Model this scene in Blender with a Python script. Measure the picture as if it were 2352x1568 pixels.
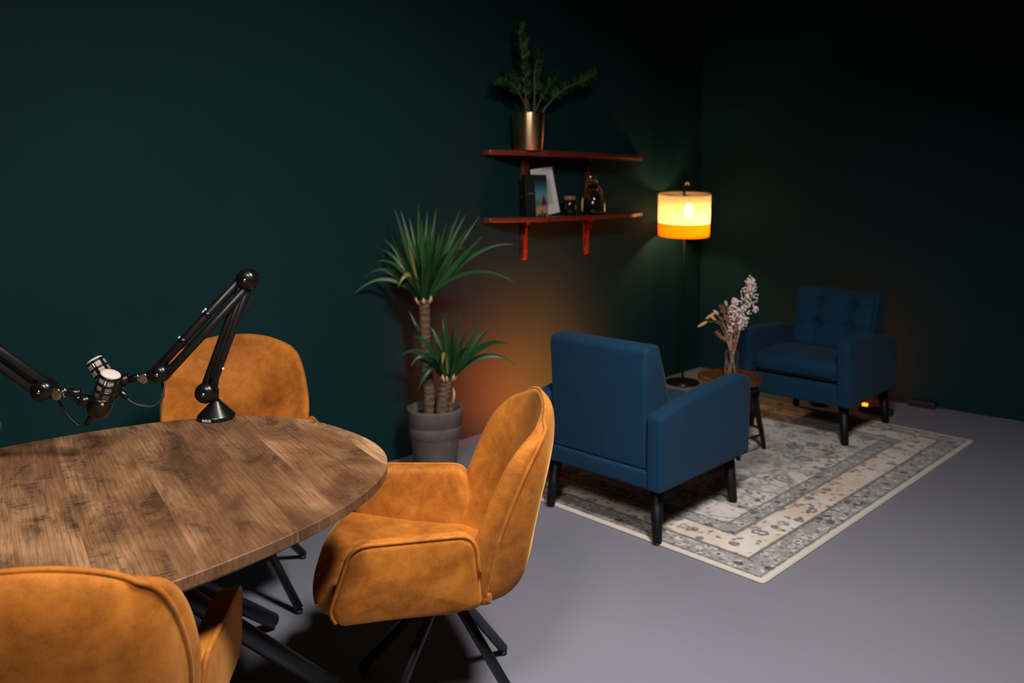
import bpy, bmesh, math, random
from mathutils import Vector, Matrix
random.seed(7)
for o in list(bpy.data.objects): bpy.data.objects.remove(o)
S = bpy.context.scene
COL = S.collection
R = math.radians
PI = math.pi

# ------------------------------------------------------------------ camera
CAM_H, FPX, PITCH, PPY, PPX = 1.45, 1886.0, R(2.5), 512.0, 1176.0
cd = bpy.data.cameras.new('camera'); cam = bpy.data.objects.new('camera', cd); COL.objects.link(cam)
cam.location = (0, 0, CAM_H); cam.rotation_euler = (PI/2 - PITCH, 0, 0)
cd.sensor_width = 36; cd.lens = 36*FPX/2352; cd.shift_y = -(784-PPY)/2352
cd.clip_start = .05; cd.clip_end = 60
cd.dof.use_dof = True; cd.dof.focus_distance = 2.05; cd.dof.aperture_fstop = 3.2
S.camera = cam

# ------------------------------------------------------------------ world, lights, exposure
w = bpy.data.worlds.new('world'); S.world = w; w.use_nodes = True
w.node_tree.nodes['Background'].inputs[0].default_value = (.55, .7, 1, 1)
w.node_tree.nodes['Background'].inputs[1].default_value = .0
S.view_settings.view_transform = 'Standard'; S.view_settings.look = 'None'
S.view_settings.exposure = 0.0; S.view_settings.gamma = 1.0; S.view_settings.use_curve_mapping = False

def area_light(name, loc, target, size, power, color, spread=PI):
    d = bpy.data.lights.new(name, 'AREA'); d.shape = 'DISK'; d.size = size; d.energy = power; d.color = color; d.spread = spread
    o = bpy.data.objects.new(name, d); COL.objects.link(o); o.location = loc
    o.rotation_euler = (Vector(target)-Vector(loc)).to_track_quat('-Z', 'Y').to_euler()
    return o
area_light('ceiling_light_key', (.80, 1.35, 3.05), (.40, 2.45, .2), .55, 66, (1, .955, .93), R(124))
area_light('ceiling_light_table', (-.35, .15, 2.65), (-.7, 1.9, .6), .5, 25, (1, .93, .86), R(120))

# ------------------------------------------------------------------ pixel -> place helpers (a distance always comes from what the thing touches)
FW = Vector((0, math.cos(PITCH), -math.sin(PITCH))); UP = Vector((0, math.sin(PITCH), math.cos(PITCH)))
EYE = Vector((0, 0, CAM_H))
def ray(x, y): return FW + Vector((1, 0, 0))*((x-PPX)/FPX) - UP*((y-PPY)/FPX)
def atz(x, y, z=0.): d = ray(x, y); return EYE + d*((z-CAM_H)/d.z)
def aty(x, y, Y): d = ray(x, y); return EYE + d*(Y/d.y)
CORNER = Vector((1.513, 6.565, 0))
EL = Vector((.688, .726, 0)).normalized()          # along the left wall, towards the corner
NL = Vector((EL.y, -EL.x, 0))                      # out of the left wall, into the room
ER = Vector((EL.y, -EL.x, 0))                      # along the right wall, away from the corner
NR = -EL
def wl(d, off, z): return CORNER - EL*d + NL*off + Vector((0, 0, z))
def onw(x, y, off):                                # pixel -> (distance from corner, height) on a plane parallel to the left wall
    d = ray(x, y); P0 = CORNER + NL*off; t = (P0-EYE).dot(NL)/d.dot(NL); P = EYE + d*t
    return (CORNER-P).dot(EL), P.z

# ------------------------------------------------------------------ scene-graph helpers
def setp(o, label=None, cat=None, group=None, kind=None):
    if label: o['label'] = label
    if cat: o['category'] = cat
    if group: o['group'] = group
    if kind: o['kind'] = kind
    return o
def thing(name, label, cat, loc=(0, 0, 0), rz=0., group=None):
    o = bpy.data.objects.new(name, None); COL.objects.link(o); o.empty_display_size = .05
    o.location = loc; o.rotation_euler = (0, 0, rz)
    return setp(o, label, cat, group)
def part(name, vf, mat, parent=None, smooth=True, label=None, off=None, uv=None):
    V, F = vf
    if off is not None: V = [Vector(v)-Vector(off) for v in V]
    me = bpy.data.meshes.new(name); me.from_pydata([tuple(v) for v in V], [], F)
    bm = bmesh.new(); bm.from_mesh(me); bmesh.ops.recalc_face_normals(bm, faces=bm.faces); bm.to_mesh(me); bm.free()
    if smooth:
        for p in me.polygons: p.use_smooth = True
    if smooth == 'auto':
        me.set_sharp_from_angle(angle=R(38))
    me.materials.append(mat)
    o = bpy.data.objects.new(name, me); COL.objects.link(o)
    if parent: o.parent = parent
    if label: o['label'] = label
    return o
def reuse(src, name, parent, loc=(0, 0, 0), rot=(0, 0, 0)):
    o = bpy.data.objects.new(name, src.data); COL.objects.link(o); o.parent = parent; o.location = loc; o.rotation_euler = rot
    return o
def copy_tree(o, parent=None):
    c = o.copy(); COL.objects.link(c); c.parent = parent
    for ch in [x for x in bpy.data.objects if x.parent == o]: copy_tree(ch, c)
    return c

# ------------------------------------------------------------------ shape helpers: each returns (verts, faces)
def join(*vfs):
    V, F = [], []
    for v, f in vfs:
        b = len(V); V += [Vector(p) for p in v]; F += [[i+b for i in q] for q in f]
    return V, F
def xf(vf, M): return [M @ Vector(v) for v in vf[0]], vf[1]
def move(vf, t): return [Vector(v)+Vector(t) for v in vf[0]], vf[1]
def frame_path(P):
    T = []
    for i in range(len(P)):
        a = P[max(0, i-1)]; b = P[min(len(P)-1, i+1)]; T.append((b-a).normalized())
    n = T[0].orthogonal().normalized(); N = [n]
    for i in range(1, len(P)):
        q = T[i-1].rotation_difference(T[i]); n = (q @ n); n = (n - T[i]*n.dot(T[i])).normalized(); N.append(n)
    return T, N
def tube(P, r, seg=10, cap=True, closed=False):
    P = [Vector(p) for p in P]; n = len(P)
    rr = r if isinstance(r, (list, tuple)) else [r]*n
    T, N = frame_path(P); V, F = [], []
    for i in range(n):
        B = T[i].cross(N[i])
        for k in range(seg):
            a = 2*PI*k/seg; V.append(P[i] + (N[i]*math.cos(a)+B*math.sin(a))*rr[i])
    for i in range(n-1):
        for k in range(seg):
            k2 = (k+1) % seg; F.append([i*seg+k, i*seg+k2, (i+1)*seg+k2, (i+1)*seg+k])
    if cap: F.append(list(range(seg))[::-1]); F.append([(n-1)*seg+k for k in range(seg)])
    return V, F
def lathe(prof, seg=32, axis=None, origin=(0, 0, 0)):
    """prof: (r, h) pairs, revolved about z (or 'axis' through origin)"""
    V, F, rings = [], [], []
    for r, h in prof:
        if r < 1e-6: rings.append([len(V)]); V.append(Vector((0, 0, h)))
        else:
            rings.append(list(range(len(V), len(V)+seg)))
            for k in range(seg): a = 2*PI*k/seg; V.append(Vector((r*math.cos(a), r*math.sin(a), h)))
    for A, B in zip(rings, rings[1:]):
        for k in range(seg):
            k2 = (k+1) % seg
            if len(A) == 1 and len(B) == 1: continue
            if len(A) == 1: F.append([A[0], B[k], B[k2]])
            elif len(B) == 1: F.append([A[k], A[k2], B[0]])
            else: F.append([A[k], A[k2], B[k2], B[k]])
    M = Matrix.Translation(Vector(origin))
    if axis is not None: M = M @ Vector((0, 0, 1)).rotation_difference(Vector(axis).normalized()).to_matrix().to_4x4()
    return xf((V, F), M)
def rod(a, b, r, seg=14, e=.12):
    """round bar with softened ends"""
    a, b = Vector(a), Vector(b); L = (b-a).length; c = min(r*.25, L*.2)
    return lathe([(0, 0), (r-c, 0), (r, c), (r, L-c), (r-c, L), (0, L)], seg, b-a, a)
def box(x0, x1, y0, y1, z0, z1, bev=.0, seg=2):
    bm = bmesh.new(); bmesh.ops.create_cube(bm, size=1)
    for v in bm.verts: v.co = Vector(((x0+x1)/2+v.co.x*(x1-x0), (y0+y1)/2+v.co.y*(y1-y0), (z0+z1)/2+v.co.z*(z1-z0)))
    if bev > 0: bmesh.ops.bevel(bm, geom=list(bm.edges), offset=bev, segments=seg, affect='EDGES', profile=.6)
    bm.verts.index_update()
    vf = [v.co.copy() for v in bm.verts], [[v.index for v in f.verts] for f in bm.faces]; bm.free(); return vf
def cr(p0, p1, p2, p3, t):
    return .5*((2*p1)+(p2-p0)*t+(2*p0-5*p1+4*p2-p3)*t*t+(3*p1-p0-3*p2+p3)*t*t*t)
def spline(P, n, closed=False):
    P = [Vector(p) for p in P]; m = len(P); out = []
    segs = m if closed else m-1
    for i in range(segs):
        if closed: q = [P[(i+k-1) % m] for k in range(4)]
        else: q = [P[max(0, i-1)], P[i], P[i+1], P[min(m-1, i+2)]]
        for k in range(n): out.append(cr(*q, k/n))
    if not closed: out.append(P[-1])
    return out
def round_poly(pts, rad, seg=8):
    """2D polygon with each corner rounded by its radius"""
    out = []; n = len(pts)
    for i in range(n):
        p = Vector(pts[i]); a = (Vector(pts[i-1])-p); b = (Vector(pts[(i+1) % n])-p)
        r = rad[i] if isinstance(rad, (list, tuple)) else rad
        la, lb = a.length, b.length; a.normalize(); b.normalize()
        ang = a.angle(b); t = min(r/math.tan(ang/2), la*.48, lb*.48)
        A, B = p+a*t, p+b*t
        for k in range(seg+1):
            s = k/seg; out.append((1-s)**2*A + 2*s*(1-s)*p + s*s*B)
    return out
def resample(pts, step):
    out = []; n = len(pts)
    for i in range(n):
        a, b = pts[i], pts[(i+1) % n]; L = (b-a).length
        if L < 1e-5: continue
        m = max(1, int(L/step))
        for k in range(m): out.append(a.lerp(b, k/m))
    return out
def inset2(pts, d):
    n = len(pts); out = []
    area = sum(pts[i].x*pts[(i+1) % n].y - pts[(i+1) % n].x*pts[i].y for i in range(n))
    sg = 1 if area > 0 else -1
    for i in range(n):
        t = (pts[(i+1) % n]-pts[i-1]);
        if t.length < 1e-9: out.append(pts[i].copy()); continue
        t.normalize(); nn = Vector((-t.y, t.x))*sg; out.append(pts[i]+nn*d)
    return out
def pillow(pts, a0, a1, r, b0=0., b1=0., mp=None, steps=4, mid=0):
    """thick panel with outline pts (2D), between a0 and a1 on the third axis, rounded rim radius r, faces bulging by b0 / b1; mp(u,v,a)->Vector"""
    pts = [Vector(p) for p in pts]; n = len(pts); c = sum(pts, Vector((0, 0)))/n
    rings = []
    def face(a, s, b):
        base = inset2(pts, r)
        return [([c.lerp(p, f) for p in base], a+s*b*(1-f*f)) for f in (.25, .5, .75, .92)]
    for ring, a in face(a0, -1, b0): rings.append((ring, a))
    for k in range(steps+1):
        t = k/steps*PI/2; rings.append((inset2(pts, r*(1-math.sin(t))), a0+r*(1-math.cos(t))))
    for k in range(mid): rings.append((pts, a0+r+(a1-a0-2*r)*(k+1)/(mid+1)))
    for k in range(steps+1):
        t = (1-k/steps)*PI/2; rings.append((inset2(pts, r*(1-math.sin(t))), a1-r*(1-math.cos(t))))
    for ring, a in face(a1, 1, b1)[::-1]: rings.append((ring, a))
    V = [mp(c.x, c.y, a0-b0)]; F = []
    for ring, a in rings:
        V += [mp(p.x, p.y, a) for p in ring]
    m = len(rings)
    for k in range(n): F.append([0, 1+k, 1+(k+1) % n])
    for i in range(m-1):
        for k in range(n):
            k2 = (k+1) % n; F.append([1+i*n+k, 1+i*n+k2, 1+(i+1)*n+k2, 1+(i+1)*n+k])
    V.append(mp(c.x, c.y, a1+b1)); e = len(V)-1
    for k in range(n): F.append([e, 1+(m-1)*n+(k+1) % n, 1+(m-1)*n+k])
    return V, F
YZ = lambda u, v, a: Vector((a, u, v))      # outline in the y-z plane, thickness along x
XZ = lambda u, v, a: Vector((u, a, v))
XY = lambda u, v, a: Vector((u, v, a))

# ------------------------------------------------------------------ materials
class NT:
    def __init__(s, name):
        s.m = bpy.data.materials.new(name); s.m.use_nodes = True; s.t = s.m.node_tree; s.n = s.t.nodes; s.b = s.n['Principled BSDF']
        s.out = s.n['Material Output']
    def add(s, typ, **kw):
        n = s.n.new(typ)
        for k, v in kw.items(): setattr(n, k, v)
        return n
    def link(s, a, b): s.t.links.new(a, b)
    def put(s, sock, v):
        if hasattr(v, 'links') or isinstance(v, bpy.types.NodeSocket): s.link(v, sock)
        else: sock.default_value = v
    def coords(s, kind='Object', scale=(1, 1, 1), rot=(0, 0, 0), loc=(0, 0, 0)):
        c = s.add('ShaderNodeTexCoord'); m = s.add('ShaderNodeMapping'); s.link(c.outputs[kind], m.inputs[0])
        m.inputs['Scale'].default_value = scale; m.inputs['Rotation'].default_value = rot; m.inputs['Location'].default_value = loc
        return m.outputs[0]
    def noise(s, vec, scale=5., detail=4., rough=.55, dist=0.):
        n = s.add('ShaderNodeTexNoise'); s.link(vec, n.inputs['Vector'])
        n.inputs['Scale'].default_value = scale; n.inputs['Detail'].default_value = detail; n.inputs['Roughness'].default_value = rough; n.inputs['Distortion'].default_value = dist
        return n.outputs['Fac']
    def voro(s, vec, scale=5., feature='F1', out='Distance', rnd=1.):
        n = s.add('ShaderNodeTexVoronoi'); n.feature = feature; s.link(vec, n.inputs['Vector']); n.inputs['Scale'].default_value = scale
        n.inputs['Randomness'].default_value = rnd
        return n.outputs[out]
    def ramp(s, fac, stops, interp='LINEAR'):
        r = s.add('ShaderNodeValToRGB'); r.color_ramp.interpolation = interp
        while len(r.color_ramp.elements) < len(stops): r.color_ramp.elements.new(.5)
        for e, (p, c) in zip(r.color_ramp.elements, stops):
            e.position = p; e.color = (c, c, c, 1) if isinstance(c, (int, float)) else (*c, 1)
        s.link(fac, r.inputs[0]); return r.outputs[0]
    def math(s, op, a, b=None, c=None, clamp=False):
        n = s.add('ShaderNodeMath'); n.operation = op; n.use_clamp = clamp; s.put(n.inputs[0], a)
        if b is not None: s.put(n.inputs[1], b)
        if c is not None: s.put(n.inputs[2], c)
        return n.outputs[0]
    def mix(s, fac, a, b, mode='MIX'):
        n = s.add('ShaderNodeMix'); n.data_type = 'RGBA'; n.blend_type = mode; s.put(n.inputs[0], fac)
        for i, v in ((6, a), (7, b)):
            if isinstance(v, (tuple, list)): n.inputs[i].default_value = (*v[:3], 1)
            else: s.link(v, n.inputs[i])
        return n.outputs[2]
    def sep(s, v): n = s.add('ShaderNodeSeparateXYZ'); s.link(v, n.inputs[0]); return n.outputs
    def bump(s, h, strength=.3, dist=.002):
        n = s.add('ShaderNodeBump'); n.inputs['Strength'].default_value = strength; n.inputs['Distance'].default_value = dist
        s.link(h, n.inputs['Height']); s.link(n.outputs[0], s.b.inputs['Normal'])
    def set(s, **kw):
        for k, v in kw.items():
            k = k.replace('_', ' ')
            if k == 'Base Color' and isinstance(v, (tuple, list)): v = (*v[:3], 1)
            s.put(s.b.inputs[k], v)
        return s
def srgb(r, g, b):
    f = lambda c: (c/255/12.92) if c/255 <= .04045 else ((c/255+.055)/1.055)**2.4
    return (f(r), f(g), f(b))
def plain(name, col, rough=.5, metal=0., **kw):
    m = NT(name); m.set(Base_Color=col, Roughness=rough, Metallic=metal, **kw); return m.m

def m_wall():
    m = NT('teal_wall_paint'); v = m.coords()
    n = m.noise(v, 1.3, 3); f = m.noise(v, 170, 2)
    m.set(Base_Color=m.ramp(n, [(.3, (.0041, .0236, .0262)), (.7, (.0047, .0264, .0292))]), Roughness=.7)
    m.b.inputs['Specular IOR Level'].default_value = .09
    m.bump(f, .12, .0012); return m.m
def m_floor():
    m = NT('grey_painted_floor'); v = m.coords()
    n = m.noise(v, 1.1, 4); f = m.noise(v, 60, 3); sp = m.voro(v, 26)
    base = m.ramp(n, [(.3, (.176, .175, .214)), (.7, (.196, .194, .234))])
    base = m.mix(m.ramp(sp, [(.0, .6), (.03, 0.)]), base, (.28, .28, .32))
    m.set(Base_Color=base, Roughness=m.ramp(f, [(.3, .42), (.7, .52)])); m.b.inputs['Specular IOR Level'].default_value = .42
    m.bump(f, .05, .001); return m.m
def m_velvet():
    m = NT('mustard_velvet'); oi = m.add('ShaderNodeObjectInfo')
    c = m.add('ShaderNodeTexCoord'); va = m.add('ShaderNodeVectorMath'); va.operation = 'MULTIPLY_ADD'
    m.link(c.outputs['Object'], va.inputs[0]); va.inputs[1].default_value = (1, 1, 1); m.link(oi.outputs['Location'], va.inputs[2])
    v = va.outputs[0]
    n1 = m.noise(v, 9, 5, .62, .6); n2 = m.noise(v, 34, 4, .7); n3 = m.noise(v, 620, 2)
    t = m.math('ADD', m.math('MULTIPLY', n1, .68), m.math('MULTIPLY', n2, .32))
    col = m.ramp(t, [(.31, (.120, .030, .0028)), (.47, (.300, .089, .0090)), (.65, (.500, .170, .0215))])
    m.set(Base_Color=m.mix(m.ramp(n3, [(.35, .0), (.7, .35)]), col, (.58, .195, .024)), Roughness=.72, Sheen_Weight=.35, Sheen_Roughness=.4)
    m.b.inputs['Sheen Tint'].default_value = (1, .55, .18, 1); m.b.inputs['Specular IOR Level'].default_value = .18
    m.bump(m.math('ADD', m.math('MULTIPLY', n2, .6), m.math('MULTIPLY', n3, .25)), .22, .004); return m.m
def m_blue():
    m = NT('blue_linen'); v = m.coords(); n = m.noise(v, 6, 4, .6)
    wv = m.add('ShaderNodeTexWave'); wv.inputs['Scale'].default_value = 230; m.link(v, wv.inputs[0]); wv.bands_direction = 'Z'
    w2 = m.add('ShaderNodeTexWave'); w2.inputs['Scale'].default_value = 230; m.link(v, w2.inputs[0]); w2.bands_direction = 'X'
    f = m.noise(v, 420, 3)
    col = m.ramp(n, [(.3, (.0014, .0225, .052)), (.7, (.0019, .029, .065))])
    m.set(Base_Color=m.mix(m.ramp(f, [(.4, .0), (.75, .4)]), col, (.004, .045, .108)), Roughness=.8, Sheen_Weight=.03)
    m.b.inputs['Specular IOR Level'].default_value = .2
    m.bump(m.math('ADD', wv.outputs['Fac'], w2.outputs['Fac']), .12, .0008); return m.m
def m_plank():
    m = NT('rustic_oak_laminate'); oi = m.add('ShaderNodeObjectInfo'); c = m.add('ShaderNodeTexCoord')
    comb = m.add('ShaderNodeCombineXYZ')
    m.link(m.math('MULTIPLY', oi.outputs['Random'], 13.), comb.inputs[0]); m.link(m.math('MULTIPLY', oi.outputs['Random'], 7.7), comb.inputs[1])
    va = m.add('ShaderNodeVectorMath'); va.operation = 'ADD'; m.link(c.outputs['Object'], va.inputs[0]); m.link(comb.outputs[0], va.inputs[1])
    def mp(sx, sy, sz=1):
        k = m.add('ShaderNodeMapping'); m.link(va.outputs[0], k.inputs[0]); k.inputs['Scale'].default_value = (sx, sy, sz); return k.outputs[0]
    big = m.noise(mp(5, 1.6), 1.3, 4, .6, .5)
    grain = m.noise(mp(72, 3.4, 30), 1.5, 6, .66, .5)
    fine = m.noise(mp(260, 9, 120), 1.3, 4, .7, .3)
    patch = m.noise(mp(7, 3.2), 1.7, 6, .72, .8)
    cross = m.noise(mp(14, 150), 1.0, 3, .6, .4)
    wv = m.add('ShaderNodeTexWave'); wv.wave_type = 'BANDS'; wv.bands_direction = 'X'; m.link(mp(1, .22), wv.inputs[0])
    wv.inputs['Scale'].default_value = 26; wv.inputs['Distortion'].default_value = 9; wv.inputs['Detail'].default_value = 3; wv.inputs['Detail Scale'].default_value = .35
    base = m.ramp(big, [(.32, (.105, .044, .017)), (.5, (.235, .114, .050)), (.68, (.43, .235, .118))])
    base = m.mix(m.ramp(oi.outputs['Random'], [(.2, .0), (.9, .95)]), base, m.ramp(big, [(.3, (.050, .0205, .008)), (.7, (.165, .074, .031))]))
    base = m.mix(m.ramp(grain, [(.32, .62), (.52, .0)]), base, (.060, .025, .010))
    base = m.mix(m.ramp(wv.outputs['Fac'], [(.0, .26), (.3, .0)]), base, (.065, .027, .0105))
    base = m.mix(m.ramp(fine, [(.30, .6), (.46, .0)]), base, (.045, .019, .008))
    dark = m.math('MULTIPLY', m.ramp(patch, [(.50, .0), (.66, .95)]), m.ramp(cross, [(.36, .25), (.6, 1.)]))
    base = m.mix(dark, base, (.020, .0095, .0045))
    kn = m.voro(mp(3.0, 1.5), 1.6); base = m.mix(m.ramp(kn, [(.015, .95), (.055, .0)]), base, (.014, .007, .004))
    m.set(Base_Color=base, Roughness=m.ramp(grain, [(.3, .62), (.7, .46)])); m.b.inputs['Specular IOR Level'].default_value = .38
    m.bump(m.math('ADD', grain, fine), .16, .0006); return m.m
def m_rug(hx, hy):
    m = NT('faded_oriental_rug'); v = m.coords(); X, Y, Z = m.sep(v)
    dx = m.math('SUBTRACT', hx, m.math('ABSOLUTE', X)); dy = m.math('SUBTRACT', hy, m.math('ABSOLUTE', Y))
    d = m.math('MINIMUM', dx, dy)
    d = m.math('ADD', d, m.math('MULTIPLY', m.math('SUBTRACT', m.noise(v, 60, 2), .5), .006))
    warp = m.add('ShaderNodeVectorMath'); warp.operation = 'MULTIPLY_ADD'
    nt = m.add('ShaderNodeTexNoise'); nt.inputs['Scale'].default_value = 13; nt.inputs['Detail'].default_value = 3; m.link(v, nt.inputs['Vector'])
    m.link(nt.outputs['Color'], warp.inputs[0]); warp.inputs[1].default_value = (.05, .05, 0); m.link(v, warp.inputs[2]); wv = warp.outputs[0]
    cream, peach, grey = (.66, .60, .54), (.60, .455, .34), (.27, .252, .245)
    blue, brown, dark, tan = (.085, .105, .118), (.185, .125, .082), (.045, .045, .05), (.40, .31, .225)
    def motif(col, sc, lo, hi, cols, gate=None, st=.9):
        """scattered blossoms: a colour per voronoi cell, ragged edge"""
        dd = m.math('ADD', m.voro(wv, sc), m.math('MULTIPLY', m.math('SUBTRACT', m.noise(v, sc*3.4, 2), .5), .34))
        cc = m.sep(m.voro(wv, sc, out='Color'))[0]
        pal = m.ramp(cc, [(k/len(cols), c) for k, c in enumerate(cols)], 'CONSTANT')
        f = m.ramp(dd, [(lo, st), (hi, 0.)])
        if gate is not None: f = m.math('MULTIPLY', f, gate)
        return m.mix(f, col, pal)
    def rings(col, sc, r0, r1, cols, st=.85):
        dd = m.math('ADD', m.voro(wv, sc), m.math('MULTIPLY', m.math('SUBTRACT', m.noise(v, sc*5, 2), .5), .22))
        cc = m.sep(m.voro(wv, sc, out='Color'))[1]
        pal = m.ramp(cc, [(k/len(cols), c) for k, c in enumerate(cols)], 'CONSTANT')
        return m.mix(m.ramp(dd, [(r0-.05, 0.), (r0, st), (r1, st), (r1+.05, 0.)]), col, pal)
    fcol = m.mix(m.ramp(m.noise(v, 2.4, 3), [(.42, 0.), (.6, .7)]), cream, (.52, .48, .445))
    fcol = m.mix(m.ramp(m.noise(wv, 4.2, 3), [(.52, 0.), (.62, .65)]), fcol, tan)
    fcol = rings(fcol, 8.0, .22, .36, (blue, brown, (.24, .22, .2), blue, tan))
    fcol = motif(fcol, 8.0, .09, .17, (brown, dark, tan, blue, brown))
    edge = m.voro(wv, 6.5, feature='DISTANCE_TO_EDGE'); fcol = m.mix(m.ramp(edge, [(.012, .55), (.04, 0.)]), fcol, blue)
    gate = m.ramp(m.noise(v, 6.5, 2), [(.40, .15), (.56, 1.)])
    fcol = motif(fcol, 25, .26, .42, (dark, blue, brown, dark, (.56, .5, .45), blue, tan), gate)
    fcol = motif(fcol, 40, .24, .40, (dark, (.52, .47, .42), brown, blue), gate, .7)
    rr = m.math('SQRT', m.math('ADD', m.math('POWER', X, 2.), m.math('POWER', m.math('MULTIPLY', Y, 1.45), 2.)))
    rr = m.math('ADD', rr, m.math('MULTIPLY', m.math('SUBTRACT', m.noise(v, 7, 2), .5), .16))
    fcol = m.mix(m.ramp(rr, [(.20, .6), (.24, .2), (.34, .2), (.36, .6), (.39, 0.)]), fcol, (.17, .18, .19))
    mcol = m.mix(m.ramp(m.noise(v, 4.2, 3), [(.42, 0.), (.6, .85)]), peach, cream)
    mcol = rings(mcol, 13, .2, .34, (blue, (.36, .25, .17), (.30, .27, .24), blue, cream))
    mcol = motif(mcol, 13, .08, .16, (dark, brown, blue))
    mcol = motif(mcol, 27, .24, .40, (dark, blue, (.40, .20, .12), blue, brown), m.ramp(m.noise(v, 11, 2), [(.42, .1), (.54, 1.)]))
    gcol = motif(grey, 22, .34, .48, ((.50, .47, .44), (.54, .5, .46), dark, (.46, .43, .4)), None, 1.)
    gcol = motif(gcol, 22, .14, .24, (dark, blue, brown))
    gcol = motif(gcol, 44, .24, .40, (dark, (.5, .46, .43), dark), None, .75)
    def band(lo, hi, s=.004): return m.ramp(d, [(max(0, lo-s), 0.), (lo, 1.), (hi, 1.), (hi+s, 0.)])
    col = m.mix(m.ramp(d, [(.372, 0.), (.377, 1.)]), gcol, fcol)
    col = m.mix(band(.145, .295), col, mcol)
    for p in (.037, .139, .146, .294, .302, .377): col = m.mix(band(p-.003, p+.002, .002), col, (.11, .098, .088))
    col = m.mix(m.ramp(d, [(.026, 1.), (.032, 0.)]), col, (.56, .50, .43))
    col = m.mix(m.ramp(m.noise(v, 42, 5, .7), [(.46, 0.), (.78, .4)]), col, (.52, .48, .44))
    fz = m.noise(v, 500, 2)
    m.set(Base_Color=col, Roughness=.95, Sheen_Weight=.15); m.b.inputs['Specular IOR Level'].default_value = .08
    m.bump(m.math('ADD', fz, m.math('MULTIPLY', m.noise(v, 90, 3), .8)), .4, .003); return m.m
def m_leaf(name, lo, hi, tip, zsplit=None):
    m = NT(name); oi = m.add('ShaderNodeObjectInfo'); c = m.add('ShaderNodeTexCoord')
    n = m.noise(c.outputs['Object'], 14, 3)
    col = m.mix(oi.outputs['Random'], lo, hi); col = m.mix(m.ramp(n, [(.45, 0.), (.8, .5)]), col, tip)
    m.set(Base_Color=col, Roughness=.38); m.b.inputs['Specular IOR Level'].default_value = .28
    m.b.inputs['Subsurface Weight'].default_value = .0
    return m.m
def m_trunk():
    m = NT('yucca_bark'); v = m.coords(scale=(1, 1, 1))
    wv = m.add('ShaderNodeTexWave'); wv.bands_direction = 'Z'; wv.inputs['Scale'].default_value = 11; wv.inputs['Distortion'].default_value = 9; wv.inputs['Detail'].default_value = 3; m.link(v, wv.inputs[0])
    n = m.noise(v, 45, 5, .7)
    t = m.math('ADD', m.math('MULTIPLY', wv.outputs['Fac'], .28), m.math('MULTIPLY', n, .72))
    m.set(Base_Color=m.ramp(t, [(.25, (.060, .032, .020)), (.5, (.115, .064, .041)), (.78, (.20, .125, .085))]), Roughness=.85); m.bump(t, .6, .006); return m.m
def m_brass():
    m = NT('brushed_gold'); v = m.coords(scale=(60, 60, 1)); n = m.noise(v, 3, 3)
    m.set(Base_Color=(.86, .62, .33), Metallic=1., Roughness=m.ramp(n, [(.3, .30), (.7, .38)]), Anisotropic=.85, Anisotropic_Rotation=.25)
    t = m.add('ShaderNodeTangent'); t.direction_type = 'RADIAL'; t.axis = 'Z'; m.link(t.outputs[0], m.b.inputs['Tangent']); return m.m
def m_wood(name, lo, hi, sc=(4, 60, 60), rough=.4):
    m = NT(name); v = m.coords(scale=sc); n = m.noise(v, 1.2, 5, .6, .5)
    m.set(Base_Color=m.ramp(n, [(.3, lo), (.7, hi)]), Roughness=rough); return m.m
def m_clay():
    m = NT('grey_clay'); v = m.coords(); n = m.noise(v, 7, 5, .65); f = m.noise(v, 120, 3)
    m.set(Base_Color=m.ramp(n, [(.3, (.070, .054, .047)), (.5, (.108, .086, .077)), (.75, (.150, .126, .116))]), Roughness=.85); m.bump(f, .2, .001); return m.m
def m_glass(name, col=(1, 1, 1), rough=.0, ior=1.45):
    m = NT(name); m.set(Base_Color=col, Roughness=rough, IOR=ior, Transmission_Weight=1.); return m.m
def m_shade(name, col, trans, weave):
    m = NT(name); m.n.remove(m.b); v = m.coords()
    X, Y, Z = m.sep(v)
    tr = m.add('ShaderNodeBsdfTranslucent'); df = m.add('ShaderNodeBsdfDiffuse'); tp = m.add('ShaderNodeBsdfTransparent')
    ang = m.math('ARCTAN2', Y, X)
    wz = m.math('SINE', m.math('MULTIPLY', Z, 640.)); wa = m.math('SINE', m.math('MULTIPLY', ang, 120.))
    wf = m.math('MULTIPLY', m.math('MAXIMUM', wz, wa), .5)
    cc = m.mix(m.math('ADD', wf, .5, clamp=True), [c*.72 for c in col], col) if weave else m.mix(m.noise(v, 8, 3), [c*.9 for c in col], col)
    m.link(cc, tr.inputs[0]); m.link(cc, df.inputs[0])
    a = m.add('ShaderNodeMixShader'); a.inputs[0].default_value = .35; m.link(tr.outputs[0], a.inputs[1]); m.link(df.outputs[0], a.inputs[2])
    b = m.add('ShaderNodeMixShader')
    if weave: m.link(m.math('MULTIPLY', m.math('SUBTRACT', .55, wf), trans, clamp=True), b.inputs[0])
    else: b.inputs[0].default_value = trans
    m.link(a.outputs[0], b.inputs[1]); m.link(tp.outputs[0], b.inputs[2]); m.link(b.outputs[0], m.out.inputs[0]); return m.m
def m_emit(name, col, st):
    m = NT(name); m.set(Base_Color=col, Roughness=.4); m.b.inputs['Emission Color'].default_value = (*col, 1); m.b.inputs['Emission Strength'].default_value = st; return m.m
def m_mesh():
    m = NT('woven_mic_mesh'); v = m.coords(); c = m.voro(v, 620); n = m.noise(v, 30, 2)
    m.set(Base_Color=m.ramp(c, [(.2, (.62, .52, .46)), (.6, (.24, .19, .165))]), Roughness=.55, Metallic=.0); m.bump(c, .5, .0008); return m.m
MW, MF, MV, MB, MP = m_wall(), m_floor(), m_velvet(), m_blue(), m_plank()
M_BLACK = plain('black_powder_coat', (.0042, .0042, .0046), .40)
M_BLACKLEG = plain('black_lacquered_wood', (.0035, .0033, .0035), .5, Specular_IOR_Level=.25)
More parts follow.
